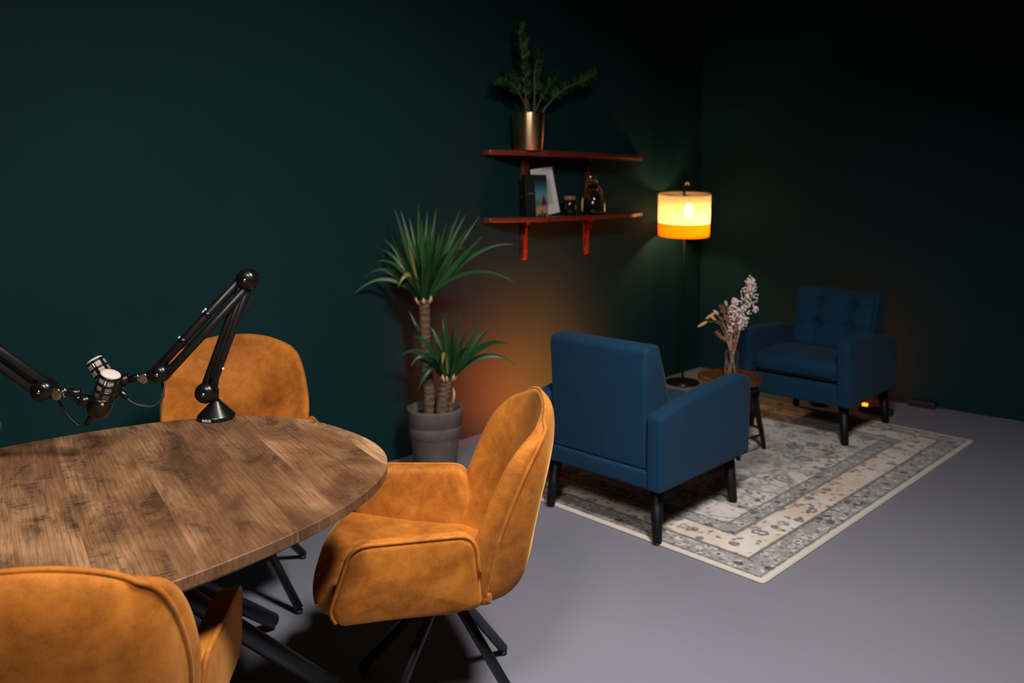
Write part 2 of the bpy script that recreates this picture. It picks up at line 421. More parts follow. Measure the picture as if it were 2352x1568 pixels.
M_BLACKGLOSS = plain('black_satin_plastic', (.0036, .0036, .004), .28)
M_RUBBER = plain('black_rubber', (.008, .008, .008), .55)
M_CHROME = plain('chrome', (.75, .74, .72), .16, 1.)
M_WHITE = plain('white_print_and_glint', (.75, .76, .78), .5)  # white lettering and marks, also the painted glints on the boom arm
M_CEIL = plain('ceiling_paint', (.03, .035, .038), .8)
M_GOLD = m_brass()
M_SHELF = m_wood('red_brown_shelf_wood', (.085, .0105, .0035), (.165, .026, .008), (3, 60, 60), .42)
M_TOPW = m_wood('brown_stool_wood', (.075, .022, .006), (.125, .040, .0105), (3, 30, 30), .22)
M_LEAF = m_leaf('yucca_leaf', (.007, .036, .010), (.022, .078, .018), (.045, .115, .030))
M_LEAFY = m_leaf('yellowing_leaf', (.18, .16, .03), (.28, .22, .05), (.30, .20, .06))
M_ZZ = m_leaf('zamioculcas_leaf', (.008, .034, .010), (.022, .064, .014), (.04, .085, .02))
M_HUSK = plain('dry_leaf_husk', (.52, .32, .17), .8)
M_STEMG = plain('green_brown_stem', (.115, .085, .045), .6)
M_TRUNK, M_CLAY = m_trunk(), m_clay()
M_SOIL = plain('dark_soil', (.02, .013, .009), .95)

# ------------------------------------------------------------------ the room
def slab(name, pts, z0, z1, mat):
    n = len(pts); V = [Vector((p.x, p.y, z0)) for p in pts]+[Vector((p.x, p.y, z1)) for p in pts]
    F = [list(range(n))[::-1], list(range(n, 2*n))]+[[i, (i+1) % n, n+(i+1) % n, n+i] for i in range(n)]
    o = part(name, (V, F), mat, smooth=False); o['kind'] = 'structure'; return o
LW, RW, CH, TH = 8.6, 6.6, 3.35, .12
c0 = CORNER; c1 = CORNER-EL*LW; c2 = CORNER-EL*LW+ER*RW; c3 = CORNER+ER*RW
slab('floor', [c0+EL*TH-ER*TH, c1-EL*TH-ER*TH, c2-EL*TH+ER*TH, c3+EL*TH+ER*TH], -.1, 0, MF)
slab('ceiling', [c0+EL*TH-ER*TH, c1-EL*TH-ER*TH, c2-EL*TH+ER*TH, c3+EL*TH+ER*TH], CH, CH+.1, M_CEIL)
slab('wall_left', [c0+EL*TH, c1-EL*TH, c1-EL*TH-ER*TH, c0+EL*TH-ER*TH], 0, CH, MW)
slab('wall_right', [c0, c3+ER*TH, c3+ER*TH+EL*TH, c0+EL*TH], 0, CH, MW)
slab('wall_rear', [c2, c3, c3+ER*TH, c2+ER*TH], 0, CH, MW)
slab('wall_front', [c1, c2+ER*TH, c2+ER*TH-EL*TH, c1-EL*TH], 0, CH, MW)

# ------------------------------------------------------------------ rug
RUG_T = .009
ra = Vector((.918, 2.93, 0)); rx = Vector((2.638-.918, 4.618-2.93, 0)).normalized(); ry = Vector((-rx.y, rx.x, 0))
RL, RWD = 2.41, 1.62
rc = ra+rx*RL/2+ry*RWD/2; rang = math.atan2(rx.y, rx.x)
rug = thing('area_rug', 'faded cream and grey oriental rug with peach border under the blue armchairs', 'rug', rc, rang)
part('pile', box(-RL/2+.010, RL/2-.010, -RWD/2+.010, RWD/2-.010, .001, RUG_T, .002), m_rug(RL/2, RWD/2), rug)
bp = round_poly([(-RL/2+.007, -RWD/2+.007), (RL/2-.007, -RWD/2+.007), (RL/2-.007, RWD/2-.007), (-RL/2+.007, RWD/2-.007)], .02, 5)
bp = resample(bp, .05); bp.append(bp[0])
part('edge_binding', tube([(p.x, p.y, .0044) for p in bp], .0044, 8, False), plain('cream_binding', (.52, .455, .385), .9), rug)

# ------------------------------------------------------------------ dining table
TC = Vector((-1.05, 1.70)); TA, TB_, TN, TANG, TZ = .84, .532, 2.5, R(46.4), .76
PLANG = R(33.0)                                     # planks run across this direction
table = thing('dining_table', 'large oval dining table with rustic brown plank top and black tube legs', 'table', (TC.x, TC.y, 0), PLANG)
def oval(off=0., n=220):
    out = []
    for k in range(n):
        t = 2*PI*k/n; c, s = math.cos(t), math.sin(t)
        x = (TA-off)*math.copysign(abs(c)**(2/TN), c); y = (TB_-off)*math.copysign(abs(s)**(2/TN), s)
        a = TANG-PLANG; out.append(Vector((x*math.cos(a)-y*math.sin(a), x*math.sin(a)+y*math.cos(a))))
    return out
def clipx(P, lim, keep_less):
    out = []; n = len(P)
    for i in range(n):
        a, b = P[i], P[(i+1) % n]; ia = (a.x <= lim) == keep_less; ib = (b.x <= lim) == keep_less
        if ia: out.append(a)
        if ia != ib: out.append(a.lerp(b, (lim-a.x)/(b.x-a.x)))
    return out
top = part('tabletop', pillow([p for p in oval(.02, 120)], .722, .737, .003, mp=XY, steps=2), plain('dark_board', (.10, .055, .03), .6), table, label='dark underside board of the oval top')
outl = oval(); xs = [-.90]; rnd = random.Random(3)
while xs[-1] < .85: xs.append(xs[-1]+rnd.choice((.105, .13, .15, .17, .2)))
for a, b in zip(xs, xs[1:]):
    P = clipx(clipx(outl, b-.00003, True), a+.00003, False)
    if len(P) < 4: continue
    Q = [P[0]]
    for p in P[1:]:
        edge = abs(p.x-a-.00003) < 1e-5 or abs(p.x-b+.00003) < 1e-5
        if edge and (p-Q[-1]).length <= .004 and len(Q) > 1: Q[-1] = p
        elif edge or (p-Q[-1]).length > .004: Q.append(p)
    if (Q[-1]-Q[0]).length < 1e-4: Q.pop()
    n = len(Q); bv = .0016
    c = sum(Q, Vector((0, 0)))/n
    # only the outer rim is chamfered; plank-to-plank joints stay hairline
    ins = []
    for i, p in enumerate(Q):
        jn = abs(p.x-a-.00003) < 1e-5 or abs(p.x-b+.00003) < 1e-5
        q = p*(1-bv/p.length); ins.append(Vector((p.x, q.y)) if jn else q)
    V = [Vector((p.x, p.y, TZ-.023)) for p in Q]+[Vector((p.x, p.y, TZ-bv)) for p in Q]+[Vector((p.x, p.y, TZ)) for p in ins]
    F = [list(range(n))[::-1], list(range(2*n, 3*n))]
    for i in range(n):
        j = (i+1) % n; F.append([i, j, n+j, n+i]); F.append([n+i, n+j, 2*n+j, 2*n+i])
    part('plank', (V, F), MP, top, smooth=False)
ti = Matrix.Rotation(-PLANG, 4, 'Z') @ Matrix.Translation((-TC.x, -TC.y, 0))
part('centre_plate', move(box(-.30, .30, -.22, .22, .708, .7218, .003), (0, 0, 0)), M_BLACK, table)
feet = [(Vector((-.784, 2.640, .026)), Vector((-1.12, 1.88, .705))), (Vector((-.415, 2.20, .026)), Vector((-.965, 1.775, .705))),
        (Vector((-1.70, .98, .026)), Vector((-1.10, 1.60, .705))), (Vector((-1.62, 2.05, .026)), Vector((-1.15, 1.75, .705)))]
for f, t in feet:
    part('leg', rod(ti @ f, ti @ t, .024, 20), M_BLACK, table)

# ------------------------------------------------------------------ swivel dining chairs
def loft(rows, nu, nv, cap0=True, cap1=True):
    """rows: closed control loops (2*k points, rear half then front half); smooth surface through them"""
    D = [spline(r, nu, True) for r in rows]; m = len(D[0]); G = []
    for k in range(m):
        G.append(spline([D[i][k] for i in range(len(D))], nv))
    n = len(G[0]); V = [G[k][i] for i in range(n) for k in range(m)]; F = []
    for i in range(n-1):
        for k in range(m):
            k2 = (k+1) % m; F.append([i*m+k, i*m+k2, (i+1)*m+k2, (i+1)*m+k])
    for i, c in ((0, cap0), (n-1, cap1)):
        if c:
            ce = sum((V[i*m+k] for k in range(m)), Vector())/m; V.append(ce); e = len(V)-1
            for k in range(m): F.append([e, i*m+k, i*m+(k+1) % m])
    return V, F, G
def back_row(z, W, yc, yp, yg, yi, drop, sd=.045):
    """one horizontal section of the padded back: curved rear, seam at the side (yp), front ridge (yg), hollow front (yi)"""
    pts = []
    def Q(u, y): pts.append(Vector((W*u, y, z-drop*abs(u)**2.6)))
    for u in (-.82, -.58, -.29, 0, .29, .58, .82): Q(u, yc+sd*(u/.82)**2)
    Q(.955, yp); Q(1., yp+(yg-yp)*.5); Q(.95, yg)
    for u, f in ((.74, .45), (.42, .88), (0, 1), (-.42, .88), (-.74, .45)): Q(u, yg+(yi-yg)*f)
    Q(-.95, yg); Q(-1., yp+(yg-yp)*.5); Q(-.955, yp)
    return pts
BR = [(0.386, 0.195, -0.165, -0.105, -0.07, -0.095, 0), (0.397, 0.218, -0.2, -0.098, -0.04, -0.12, 0), (0.45, 0.236, -0.236, -0.108, -0.04, -0.165, 0), (0.55, 0.255, -0.256, -0.128, -0.067, -0.19, 0),
      (0.63, 0.262, -0.273, -0.156, -0.096, -0.208, 0), (0.7, 0.257, -0.29, -0.185, -0.126, -0.226, 0), (0.76, 0.247, -0.302, -0.214, -0.157, -0.243, 0.003), (0.81, 0.233, -0.306, -0.238, -0.192, -0.256, 0.012),
      (0.845, 0.217, -0.302, -0.251, -0.22, -0.263, 0.027, 0.04), (0.866, 0.203, -0.292, -0.257, -0.24, -0.267, 0.041, 0.032), (0.8745, 0.195, -0.28, -0.262, -0.255, -0.27, 0.047, 0.024)]
def make_chair(rz_base):
    t = thing('dining_chair', 'x', 'chair', group='mustard velvet swivel chairs around the oval table')
    nu = 6; V, F, G = loft([back_row(*r) for r in BR], nu, 6, True, False)
    m = 18*nu; n = len(G[0]); top0 = (n-1)*m; h = nu*3//2
    for k in range(-h, 7*nu+nu//2):                              # close the crest by joining rear and front points
        q = []
        for i in (k % m, (k+1) % m, (15*nu-k-1) % m, (15*nu-k) % m):
            if top0+i not in q: q.append(top0+i)
        if len(q) > 2: F.append(q)
    back = part('backrest', (V, F), MV, t)
    crest = [(G[k % m][n-1]+G[(15*nu-k) % m][n-1])/2+Vector((0, -.002, .0015)) for k in range(-nu, 7*nu+1)]
    path = [G[17*nu][i] for i in range(3, n-4)]+crest[3:-3]+[G[7*nu][i] for i in range(3, n-4)][::-1]
    for _ in range(4): path = [path[0]]+[(path[i-1]+path[i]*2+path[i+1])/4 for i in range(1, len(path)-1)]+[path[-1]]
    part('piping', tube(path, .0052, 8), MV, back)
    # arms
    for s in (-1, 1):
        prof = [(-.095, .394), (.256, .387), (.278, .428), (.224, .592), (-.075, .594)]
        pl = resample(round_poly(prof, [.03, .03, .04, .062, .05], 8), .02)
        mp = lambda u, v, a, s=s: Vector((s*(a+(v-.402)*.10-.012+(u-.10)*.12), u, v))
        arm = part('armrest', pillow(pl, .228, .280, .016, .004, .008, mp), MV, t)
        seam = [p for p in pl]
        i0 = min(range(len(pl)), key=lambda i: (pl[i]-Vector((.262, .397))).length)
        i1 = min(range(len(pl)), key=lambda i: (pl[i]-Vector((-.090, .47))).length)
        q = []; i = i0
        while i != i1: q.append(pl[i]); i = (i+1) % len(pl)
        part('piping', tube([mp(p.x, p.y, .2745) for p in q], .0050, 8), MV, arm)
    # seat
    sp = resample(round_poly([(-.12, .392), (.275, .384), (.318, .400), (.350, .432), (.305, .470), (.08, .440), (-.12, .428)], [.012, .02, .02, .03, .05, .2, .012], 8), .02)
    bow = lambda x, y: y-.028*abs(x/.232)**3*max(0, min(1, (y-.2)/.12))
    seat = part('seat', pillow(sp, -.232, .232, .012, .0, .0, lambda u, v, a: Vector((a*(1+(u-.1)*.26), bow(a, u), v)), 4, 22), MV, t)
    part('piping', tube([Vector((x*1.062, bow(x, .3375), .426)) for x in [(-.230+.460*k/24) for k in range(25)]], .0048, 8), MV, seat)
    up = [Vector(p) for p in round_poly([(-.205, -.06), (.205, -.06), (.235, .262), (-.235, .262)], .05, 6)]
    part('seat_pan', pillow(up, .366, .396, .012, .004, 0, XY), MV, t)
    # swivel base
    b = part('hub', lathe([(0, .285), (.024, .285), (.030, .292), (.030, .345), (.046, .352), (.046, .362), (.09, .366), (.09, .374), (0, .374)], 28), M_BLACK, t)
    for k in range(4):
        a = rz_base+k*PI/2; dr = Vector((math.cos(a), math.sin(a), 0))
        leg = part('leg', tube([dr*.012+Vector((0, 0, .322)), dr*.05+Vector((0, 0, .302)), dr*.303+Vector((0, 0, .0165))], .0145, 14), M_BLACK, t)
        part('foot_pad', lathe([(0, 0), (.012, 0), (.0135, .003), (.0135, .012), (0, .012)], 14, None, dr*.300), M_RUBBER, leg)
    return t
STAR = R(57.5)
def place_chair(c, face, label, star=STAR):
    rz = face-PI/2
    t = make_chair(star-rz); t.location = (*c, 0); t.rotation_euler = (0, 0, rz); t['label'] = label; return t
place_chair((-.19, 2.24), R(185.5), 'mustard velvet swivel chair at the rounded end of the table, seen from its side')
place_chair((-.98, 2.90), R(-70), 'mustard velvet swivel chair across the table, behind the microphone arm base')
place_chair((-.83, 1.47), R(103), 'mustard velvet swivel chair nearest the viewer with its back turned', R(50))

# ------------------------------------------------------------------ blue armchairs
def make_armchair():
    t = thing('armchair', 'x', 'armchair', group='blue fabric armchairs on the rug')
    A = .337; IN = .258
    for s in (-1, 1):
        prof = [(-.352, .218), (.365, .218), (.382, .583), (.22, .592), (-.08, .572), (-.352, .528)]
        pl = resample(round_poly(prof, [.012, .015, .055, .3, .3, .03], 8), .025)
        mp = lambda u, v, a, s=s: Vector((s*a, u, v))
        part('arm', pillow(pl, IN, A, .020, .002, .004, mp), MB, t)
    # base rails
    part('base', pillow(resample(round_poly([(-.350, .220), (.358, .220), (.358, .335), (-.350, .292)], [.012]*4, 5), .03), -IN-.002, IN+.002, .006, 0, 0, YZ), MB, t)
    # backrest: wedge with a tufted front
    prof = resample(round_poly([(-.338, .294), (-.110, .302), (-.118, .42), (-.255, .798), (-.352, .790)], [.012, .012, .02, .032, .035], 8), .02)
    bk = part('backrest', pillow(prof, -IN+.003, IN-.003, .018, .0, .0, lambda u, v, a: Vector((a*(1+.13*max(0, v-.60)), u, v))), MB, t)
    # quilted front panel following the recline
    nx, nz = 44, 48; V, F = [], []
    z0, z1 = .435, .775
    sl = (-.255+.118)/(.798-.42)
    def fy(z): return -.118+(z-.42)*sl
    bts = [(sx*.102, bz) for sx in (-1, 1) for bz in (.708, .578)]
    for j in range(nz+1):
        for i in range(nx+1):
            x = -.244+.488*i/nx; z = z0+(z1-z0)*j/nz
            ex = min(1, (.244-abs(x))/.035); ez = min(1, min(z-z0, z1-z)/.035)
            h = .030*math.sqrt(max(0, 1-(1-ex)**2))*math.sqrt(max(0, 1-(1-ez)**2))
            for bx, bz in bts: h -= .034*math.exp(-(((x-bx)**2+(z-bz)**2)/.034**2))
            for bx in (-.102, .102): h -= .007*math.exp(-((x-bx)/.008)**2)
            for bz in (.708, .578): h -= .007*math.exp(-((z-bz)/.008)**2)
            V.append(Vector((x, fy(z)+.0005+h, z+h*.3)))
    for j in range(nz):
        for i in range(nx): a = j*(nx+1)+i; F.append([a, a+1, a+nx+2, a+nx+1])
    b0 = len(V)
    pn = part('tufted_panel', (V, F), MB, bk)
    for bx, bz in bts:
        part('button', lathe([(0, .006), (.006, .0052), (.011, .002), (.0125, -.003), (0, -.004)], 16, Vector((0, 1, .3)), (bx, fy(bz)+.001, bz)), MB, pn)
    # seat cushion
    cp = resample(round_poly([(-.125, .338), (.332, .343), (.352, .40), (.330, .462), (.10, .468), (-.125, .452)], [.03, .035, .05, .045, .2, .03], 8), .02)
    cu = part('seat_cushion', pillow(cp, -.250, .250, .030, 0, 0, YZ), MB, t)
    part('piping', tube([Vector((x, .3475, .372)) for x in [(-.222+.444*k/16) for k in range(17)]], .0035, 8), MB, cu)
    for sx in (-1, 1):
        for sy in (-1, 1):
            tp = Vector((sx*.268, sy*.285, .224)); ft = Vector((sx*.288, sy*.305, 0))
            part('leg', lathe([(0, 0), (.0185, 0), (.020, .004), (.029, (tp-ft).length), (0, (tp-ft).length)], 22, tp-ft, ft), M_BLACKLEG, t)
    return t
ac = make_armchair(); ac.location = (.595, 3.69, RUG_T+.003); ac.rotation_euler = (0, 0, R(45.8-90))
ac['label'] = 'blue fabric armchair on the near side of the rug, turned away from the viewer'
ac2 = copy_tree(ac); ac2.location = (1.868, 4.950, RUG_T+.003); ac2.rotation_euler = (0, 0, R(225.6-90))
ac2['label'] = 'blue fabric armchair with button-tufted back facing the viewer by the right wall'

# ------------------------------------------------------------------ side table, vase and dried flowers
SX, SY, SZ = 1.20, 4.47, .405
st = thing('side_table', 'small round brown wooden side table with black legs between the blue armchairs', 'table', (SX, SY, RUG_T+.003), R(44))
part('table_top', lathe([(0, .372), (.150, .372), (.168, .376), (.176, .386), (.176, .398), (.170, .406), (.160, .408), (.150, .4045), (0, .4045)], 56), M_TOPW, st)
part('apron', lathe([(.135, .338), (.150, .338), (.150, .3725), (.135, .3725), (.135, .338)], 40), M_BLACKLEG, st)
for k in range(4):
    a = k*PI/2+PI/4; dr = Vector((math.cos(a), math.sin(a), 0))
    P = spline([dr*.128+Vector((0, 0, .368)), dr*.134+Vector((0, 0, .30)), dr*.150+Vector((0, 0, .20)), dr*.172+Vector((0, 0, .10)), dr*.190], 5)
    part('leg', tube(P, [.021-.010*i/(len(P)-1) for i in range(len(P))], 14), M_BLACKLEG, st)
part('ring_stretcher', tube([Vector((.168*math.cos(2*PI*k/40), .168*math.sin(2*PI*k/40), .105)) for k in range(41)], .007, 8, False), M_BLACKLEG, st)
VZ = RUG_T+.4075
VP = Vector((1.203, 4.455, VZ))
vs = thing('glass_vase', 'clear glass cylinder vase holding dried flowers on the side table', 'vase', VP)
part('body', lathe([(0, 0), (.037, 0), (.040, .003), (.040, .132), (.039, .140), (.036, .146), (.0345, .146), (.0373, .139), (.0375, .132), (.0375, .007), (.035, .0045), (0, .0045)], 40), m_glass('clear_glass'), vs)
M_PLUME = plain('cream_dried_plume', (.88, .76, .67), .9); M_PINK = plain('pink_dried_grass', (.36, .10, .105), .9)
M_BUNNY = plain('tan_bunny_tail', (.62, .36, .16), .95); M_BUNW = plain('beige_bunny_tail', (.58, .46, .34), .95); M_STRAW = plain('straw_stem', (.50, .33, .20), .8)
def fp(x, y, dY=0.): return aty(x, y, 4.455+dY)
def flower(name, label, cat, path, r, group=None):
    o = thing(name, label, cat, path[0], 0, group)
    P = spline(path, 8); part('stem', tube(P, [r*(1-.35*i/len(P)) for i in range(len(P))], 8), M_STRAW, o, off=path[0]); return o, P
def plume(o, p0, axis_pts, widths, n, mat, rnd, name='plume', fl=(.010, .006)):
    """many tiny florets round an axis, one mesh"""
    A = spline(axis_pts, 10); vfs = []
    for k in range(n):
        f = rnd.random(); i = min(len(A)-2, int(f*(len(A)-1))); c = A[i].lerp(A[i+1], f*(len(A)-1)-i)
        wv = widths[0]*(1-f)+widths[1]*f if len(widths) == 2 else (widths[0]*(1-2*f)+widths[1]*2*f if f < .5 else widths[1]*(2-2*f)+widths[2]*(2*f-1))
        d = Vector((rnd.gauss(0, 1), rnd.gauss(0, 1), rnd.gauss(0, .6))).normalized(); rr = wv*math.sqrt(rnd.random())
        q = c+d*rr; ax = (d+Vector((0, 0, .6))).normalized(); L = fl[0]*rnd.uniform(.7, 1.3); rw = fl[1]*rnd.uniform(.7, 1.2)
        vfs.append(lathe([(0, 0), (rw*.8, L*.3), (rw, L*.6), (0, L)], 5, ax, q))
    return part(name, join(*vfs), mat, o, off=p0)
rnd = random.Random(11)
vb = lambda dx, dy, dz=.008: VP+Vector((dx, dy, dz))
o, P = flower('dried_plume', 'tall cream dried plume, the highest stem in the vase', 'dried flower', [vb(-.026, .0), fp(1683, 820), fp(1700, 752, -.01), fp(1712, 700, -.01), fp(1722, 648)], .0052, 'dried stems in the vase')
plume(o, o.location, [fp(1702, 745, -.01), fp(1713, 705, -.01), fp(1722, 665), fp(1724, 642)], (.030, .046, .016), 240, M_PLUME, rnd)
plume(o, o.location, [fp(1733, 712, -.03), fp(1741, 708, -.03)], (.014, .010), 16, M_PLUME, rnd, 'side_spray')
plume(o, o.location, [fp(1699, 756, -.01), fp(1706, 722, -.01)], (.020, .034), 70, M_PLUME, rnd, 'lower_spray')
o, P = flower('dried_plume', 'short cream dried plume left of the tallest stem in the vase', 'dried flower', [vb(.02, -.01), fp(1682, 815, .01), fp(1680, 770, .02), fp(1685, 690, .02)], .0045, 'dried stems in the vase')
plume(o, o.location, [fp(1679, 765, .02), fp(1683, 730, .02), fp(1688, 706, .02), fp(1687, 688, .02)], (.016, .038, .010), 170, M_PLUME, rnd)
for lab, pts, ax in (
        ('pink dried grass spike leaning left beside the short cream plume', [vb(.0, .015), fp(1680, 815, .02), fp(1672, 750, .02), fp(1657, 703, .01)], [fp(1670, 740, .02), fp(1665, 722, .015), fp(1656, 702, .01)]),
        ('pink dried grass spike crossing in front of the cream stems', [vb(.01, -.02), fp(1684, 812, -.03), fp(1689, 770, -.03), fp(1695, 727, -.03)], [fp(1685, 800, -.03), fp(1690, 762, -.03), fp(1696, 727, -.03)]),
        ('lowest pink dried grass spike, curling out to the left', [vb(-.005, .0), fp(1679, 818, -.02), fp(1668, 782, -.03), fp(1645, 763, -.03)], [fp(1667, 780, -.03), fp(1655, 774, -.03), fp(1645, 762, -.03)])):
    o, P = flower('dried_pink_spike', lab, 'dried flower', pts, .0022, 'dried stems in the vase')
    plume(o, o.location, ax, (.009, .008), 80, M_PINK, rnd, 'spike', (.010, .004))
def bunny(lab, path, a, b, r, mat):
    o, P = flower('dried_bunny_tail', lab, 'dried flower', path, .0017, 'dried stems in the vase')
    L = (b-a).length; part('tail', lathe([(0, 0), (r*.7, L*.1), (r, L*.35), (r*.92, L*.65), (r*.5, L*.92), (0, L)], 14, b-a, a), mat, o, off=o.location)
bunny('tan bunny tail drooping farthest out on the left', [vb(-.012, .01), fp(1678, 812, .02), fp(1655, 748, .0), fp(1626, 738, -.02)], fp(1625, 738, -.02), fp(1602, 751, -.03), .0085, M_BUNNY)
bunny('upper tan bunny tail arching over the drooping one', [vb(-.01, .005), fp(1677, 810, .03), fp(1662, 745, .02), fp(1642, 718, .01)], fp(1643, 718, .01), fp(1620, 733, .0), .0085, M_BUNNY)
bunny('tan bunny tail between the upper tan one and the stems', [vb(-.006, .012), fp(1678, 808, .0), fp(1664, 752, -.02), fp(1645, 735, -.03)], fp(1644, 736, -.03), fp(1631, 724, -.03), .0082, M_BUNNY)
bunny('beige bunny tail just left of the pink spike', [vb(.0, .01), fp(1678, 806, .04), fp(1665, 745, .05), fp(1650, 721, .05)], fp(1651, 722, .05), fp(1638, 712, .05), .0085, M_BUNW)
bunny('single beige bunny tail standing up above the pink spike', [vb(.004, .018), fp(1680, 806, .05), fp(1676, 745, .06), fp(1669, 702, .06)], fp(1669, 703, .06), fp(1666, 690, .06), .0085, M_BUNW)

# ------------------------------------------------------------------ floor lamp
LPX, LPY = 1.262, 6.02
lamp = thing('floor_lamp', 'lit floor lamp with woven cane shade and black pole in the corner', 'lamp', (LPX, LPY, 0))
part('base', lathe([(0, 0), (.122, 0), (.125, .003), (.125, .014), (.121, .018), (.02, .021), (0, .021)], 48), plain('black_lamp_base', (.006, .006, .006), .25), lamp)
part('pole', rod((0, 0, .018), (0, 0, 1.468), .0095, 14), M_BLACK, lamp)
tilt = Matrix.Translation((0, 0, 1.24)) @ Matrix.Rotation(R(4.5), 4, 'X') @ Matrix.Translation((0, 0, -1.24))
SR, SR2, zb, zm, zt = .184, .190, 1.093, 1.190, 1.402
part('cane_shade', xf(lathe([(SR+.004, zm), (SR2, zt), (SR2-.002, zt), (SR+.002, zm)], 72), tilt), m_shade('woven_cane', (.96, .78, .48), .42, True), lamp, label='glowing woven cane upper shade')
part('shade_band', xf(lathe([(SR, zb), (SR+.004, zm), (SR+.002, zm), (SR-.002, zb)], 72), tilt), m_shade('orange_fabric', (.93, .42, .008), .0, False), lamp, label='orange fabric lower band of the shade')
part('shade_ring', xf(join(*[tube([Vector((r*math.cos(2*PI*k/56), r*math.sin(2*PI*k/56), z)) for k in range(57)], .0020, 6, False) for r, z in ((SR2, zt), (SR+.004, zm), (SR, zb))]), tilt), plain('brown_trim', (.16, .055, .012), .6), lamp)
part('spider', join(rod((-.19, 0, 1.395), (.19, 0, 1.395), .0025, 8), rod((0, -.19, 1.382), (0, .19, 1.408), .0025, 8)), M_BLACK, lamp)
part('socket', lathe([(0, 1.335), (.016, 1.335), (.018, 1.34), (.018, 1.385), (.008, 1.39), (0, 1.39)], 20, None, (.028, -.028, 0)), plain('lamp_socket', (.4, .28, .2), .5), lamp)
part('hook', tube(spline([(.0, 0, 1.44), (.01, 0, 1.475), (.028, 0, 1.482), (.034, 0, 1.465)], 6), .006, 8), M_GOLD, lamp)
part('bulb', lathe([(0, 1.232), (.018, 1.236), (.029, 1.25), (.031, 1.268), (.026, 1.292), (.016, 1.318), (.014, 1.336), (0, 1.337)], 24, None, (.028, -.028, 0)), m_emit('lit_bulb', (1, .72, .38), 60), lamp)
ld = bpy.data.lights.new('bulb_light', 'POINT'); ld.energy = 9; ld.color = (1, .66, .31); ld.shadow_soft_size = .03
lo = bpy.data.objects.new('bulb_light', ld); COL.objects.link(lo); lo.parent = lamp; lo.location = (.028, -.028, 1.205)

# ------------------------------------------------------------------ floor uplights behind the armchairs
def uplight(loc, aim, label, power, col, rad=.045, lens=12):
    u = thing('floor_uplight', label, 'lamp', loc)
    part('housing', lathe([(0, 0), (rad, 0), (rad+.004, .004), (rad+.004, .034), (rad, .040), (rad-.008, .040), (rad-.008, .034), (0, .034)], 32), M_BLACK, u)
    part('lens', lathe([(0, .036), (rad-.009, .0355), (rad-.009, .0345), (0, .0345)], 28), m_emit('orange_lens', (1, .30, .03), lens), u)
    d = bpy.data.lights.new('uplight_glow', 'SPOT'); d.energy = power; d.color = col; d.spot_size = R(128); d.spot_blend = 1.; d.shadow_soft_size = .03
    o = bpy.data.objects.new('uplight_glow', d); COL.objects.link(o); o.parent = u; o.location = (0, 0, .05)
    o.rotation_euler = Vector(aim).to_track_quat('-Z', 'Y').to_euler()
    return u
uplight(wl(2.02, .58, 0), Vector((-NL.x, -NL.y, .30)), 'small round floor uplight glowing on the wall behind the near blue armchair', 450, (1, .098, .010))
pd = atz(2012, 949)
uplight((pd.x-.30, pd.y+.20, 0), Vector((EL.x, EL.y, .5)), 'small round floor uplight hidden behind the tufted blue armchair', 30, (1, .07, .006))
ps = thing('power_strip', 'black power strip with glowing orange switch behind the tufted armchair', 'power strip', (pd.x, pd.y, 0), math.atan2(ER.y, ER.x))
part('body', box(-.10, .10, -.032, .032, 0, .038, .010, 3), M_RUBBER, ps)
part('switch', box(-.085, -.055, -.014, .014, .037, .052, .003), m_emit('orange_switch', (1, .30, .01), 3.0), ps, label='glowing orange switch')
part('socket_hole', join(*[lathe([(.016, .0382), (.016, .0395), (.012, .0395), (.012, .0382)], 16, None, (x, 0, 0)) for x in (-.02, .03, .075)]), M_BLACKGLOSS, ps)
def wr(d, off, z): return CORNER+ER*d+NR*off+Vector((0, 0, z))
pb = atz(2118, 934)
db = (pb-CORNER).dot(ER)
bx = thing('plug_box', 'small black plug adapter lying against the right wall', 'adapter', wr(db, .045, 0), math.atan2(ER.y, ER.x))
part('body', box(-.085, .085, -.028, .028, 0, .045, .012, 3), M_RUBBER, bx)
part('lead', tube(spline([(-.08, 0, .02), (-.14, .0, .008), (-.25, -.02, .006), (-.36, -.05, .006)], 8), .0045, 8), M_RUBBER, bx)
kb = spline([wr(db+.12, .035, .006), wr(db+.35, .045, .006), wr(db+.55, .03, .006), wr(db+.68, .07, .006), wr(db+.86, .04, .014), wr(db+.98, .05, .006), wr(db+1.3, .04, .006), wr(db+1.8, .05, .006)], 10)
cb = thing('wall_cable', 'thin pale cable lying along the foot of the right wall', 'cable', kb[0])
part('cord', tube(kb, .005, 8), plain('pale_cable', (.10, .12, .12), .5), cb, off=kb[0])

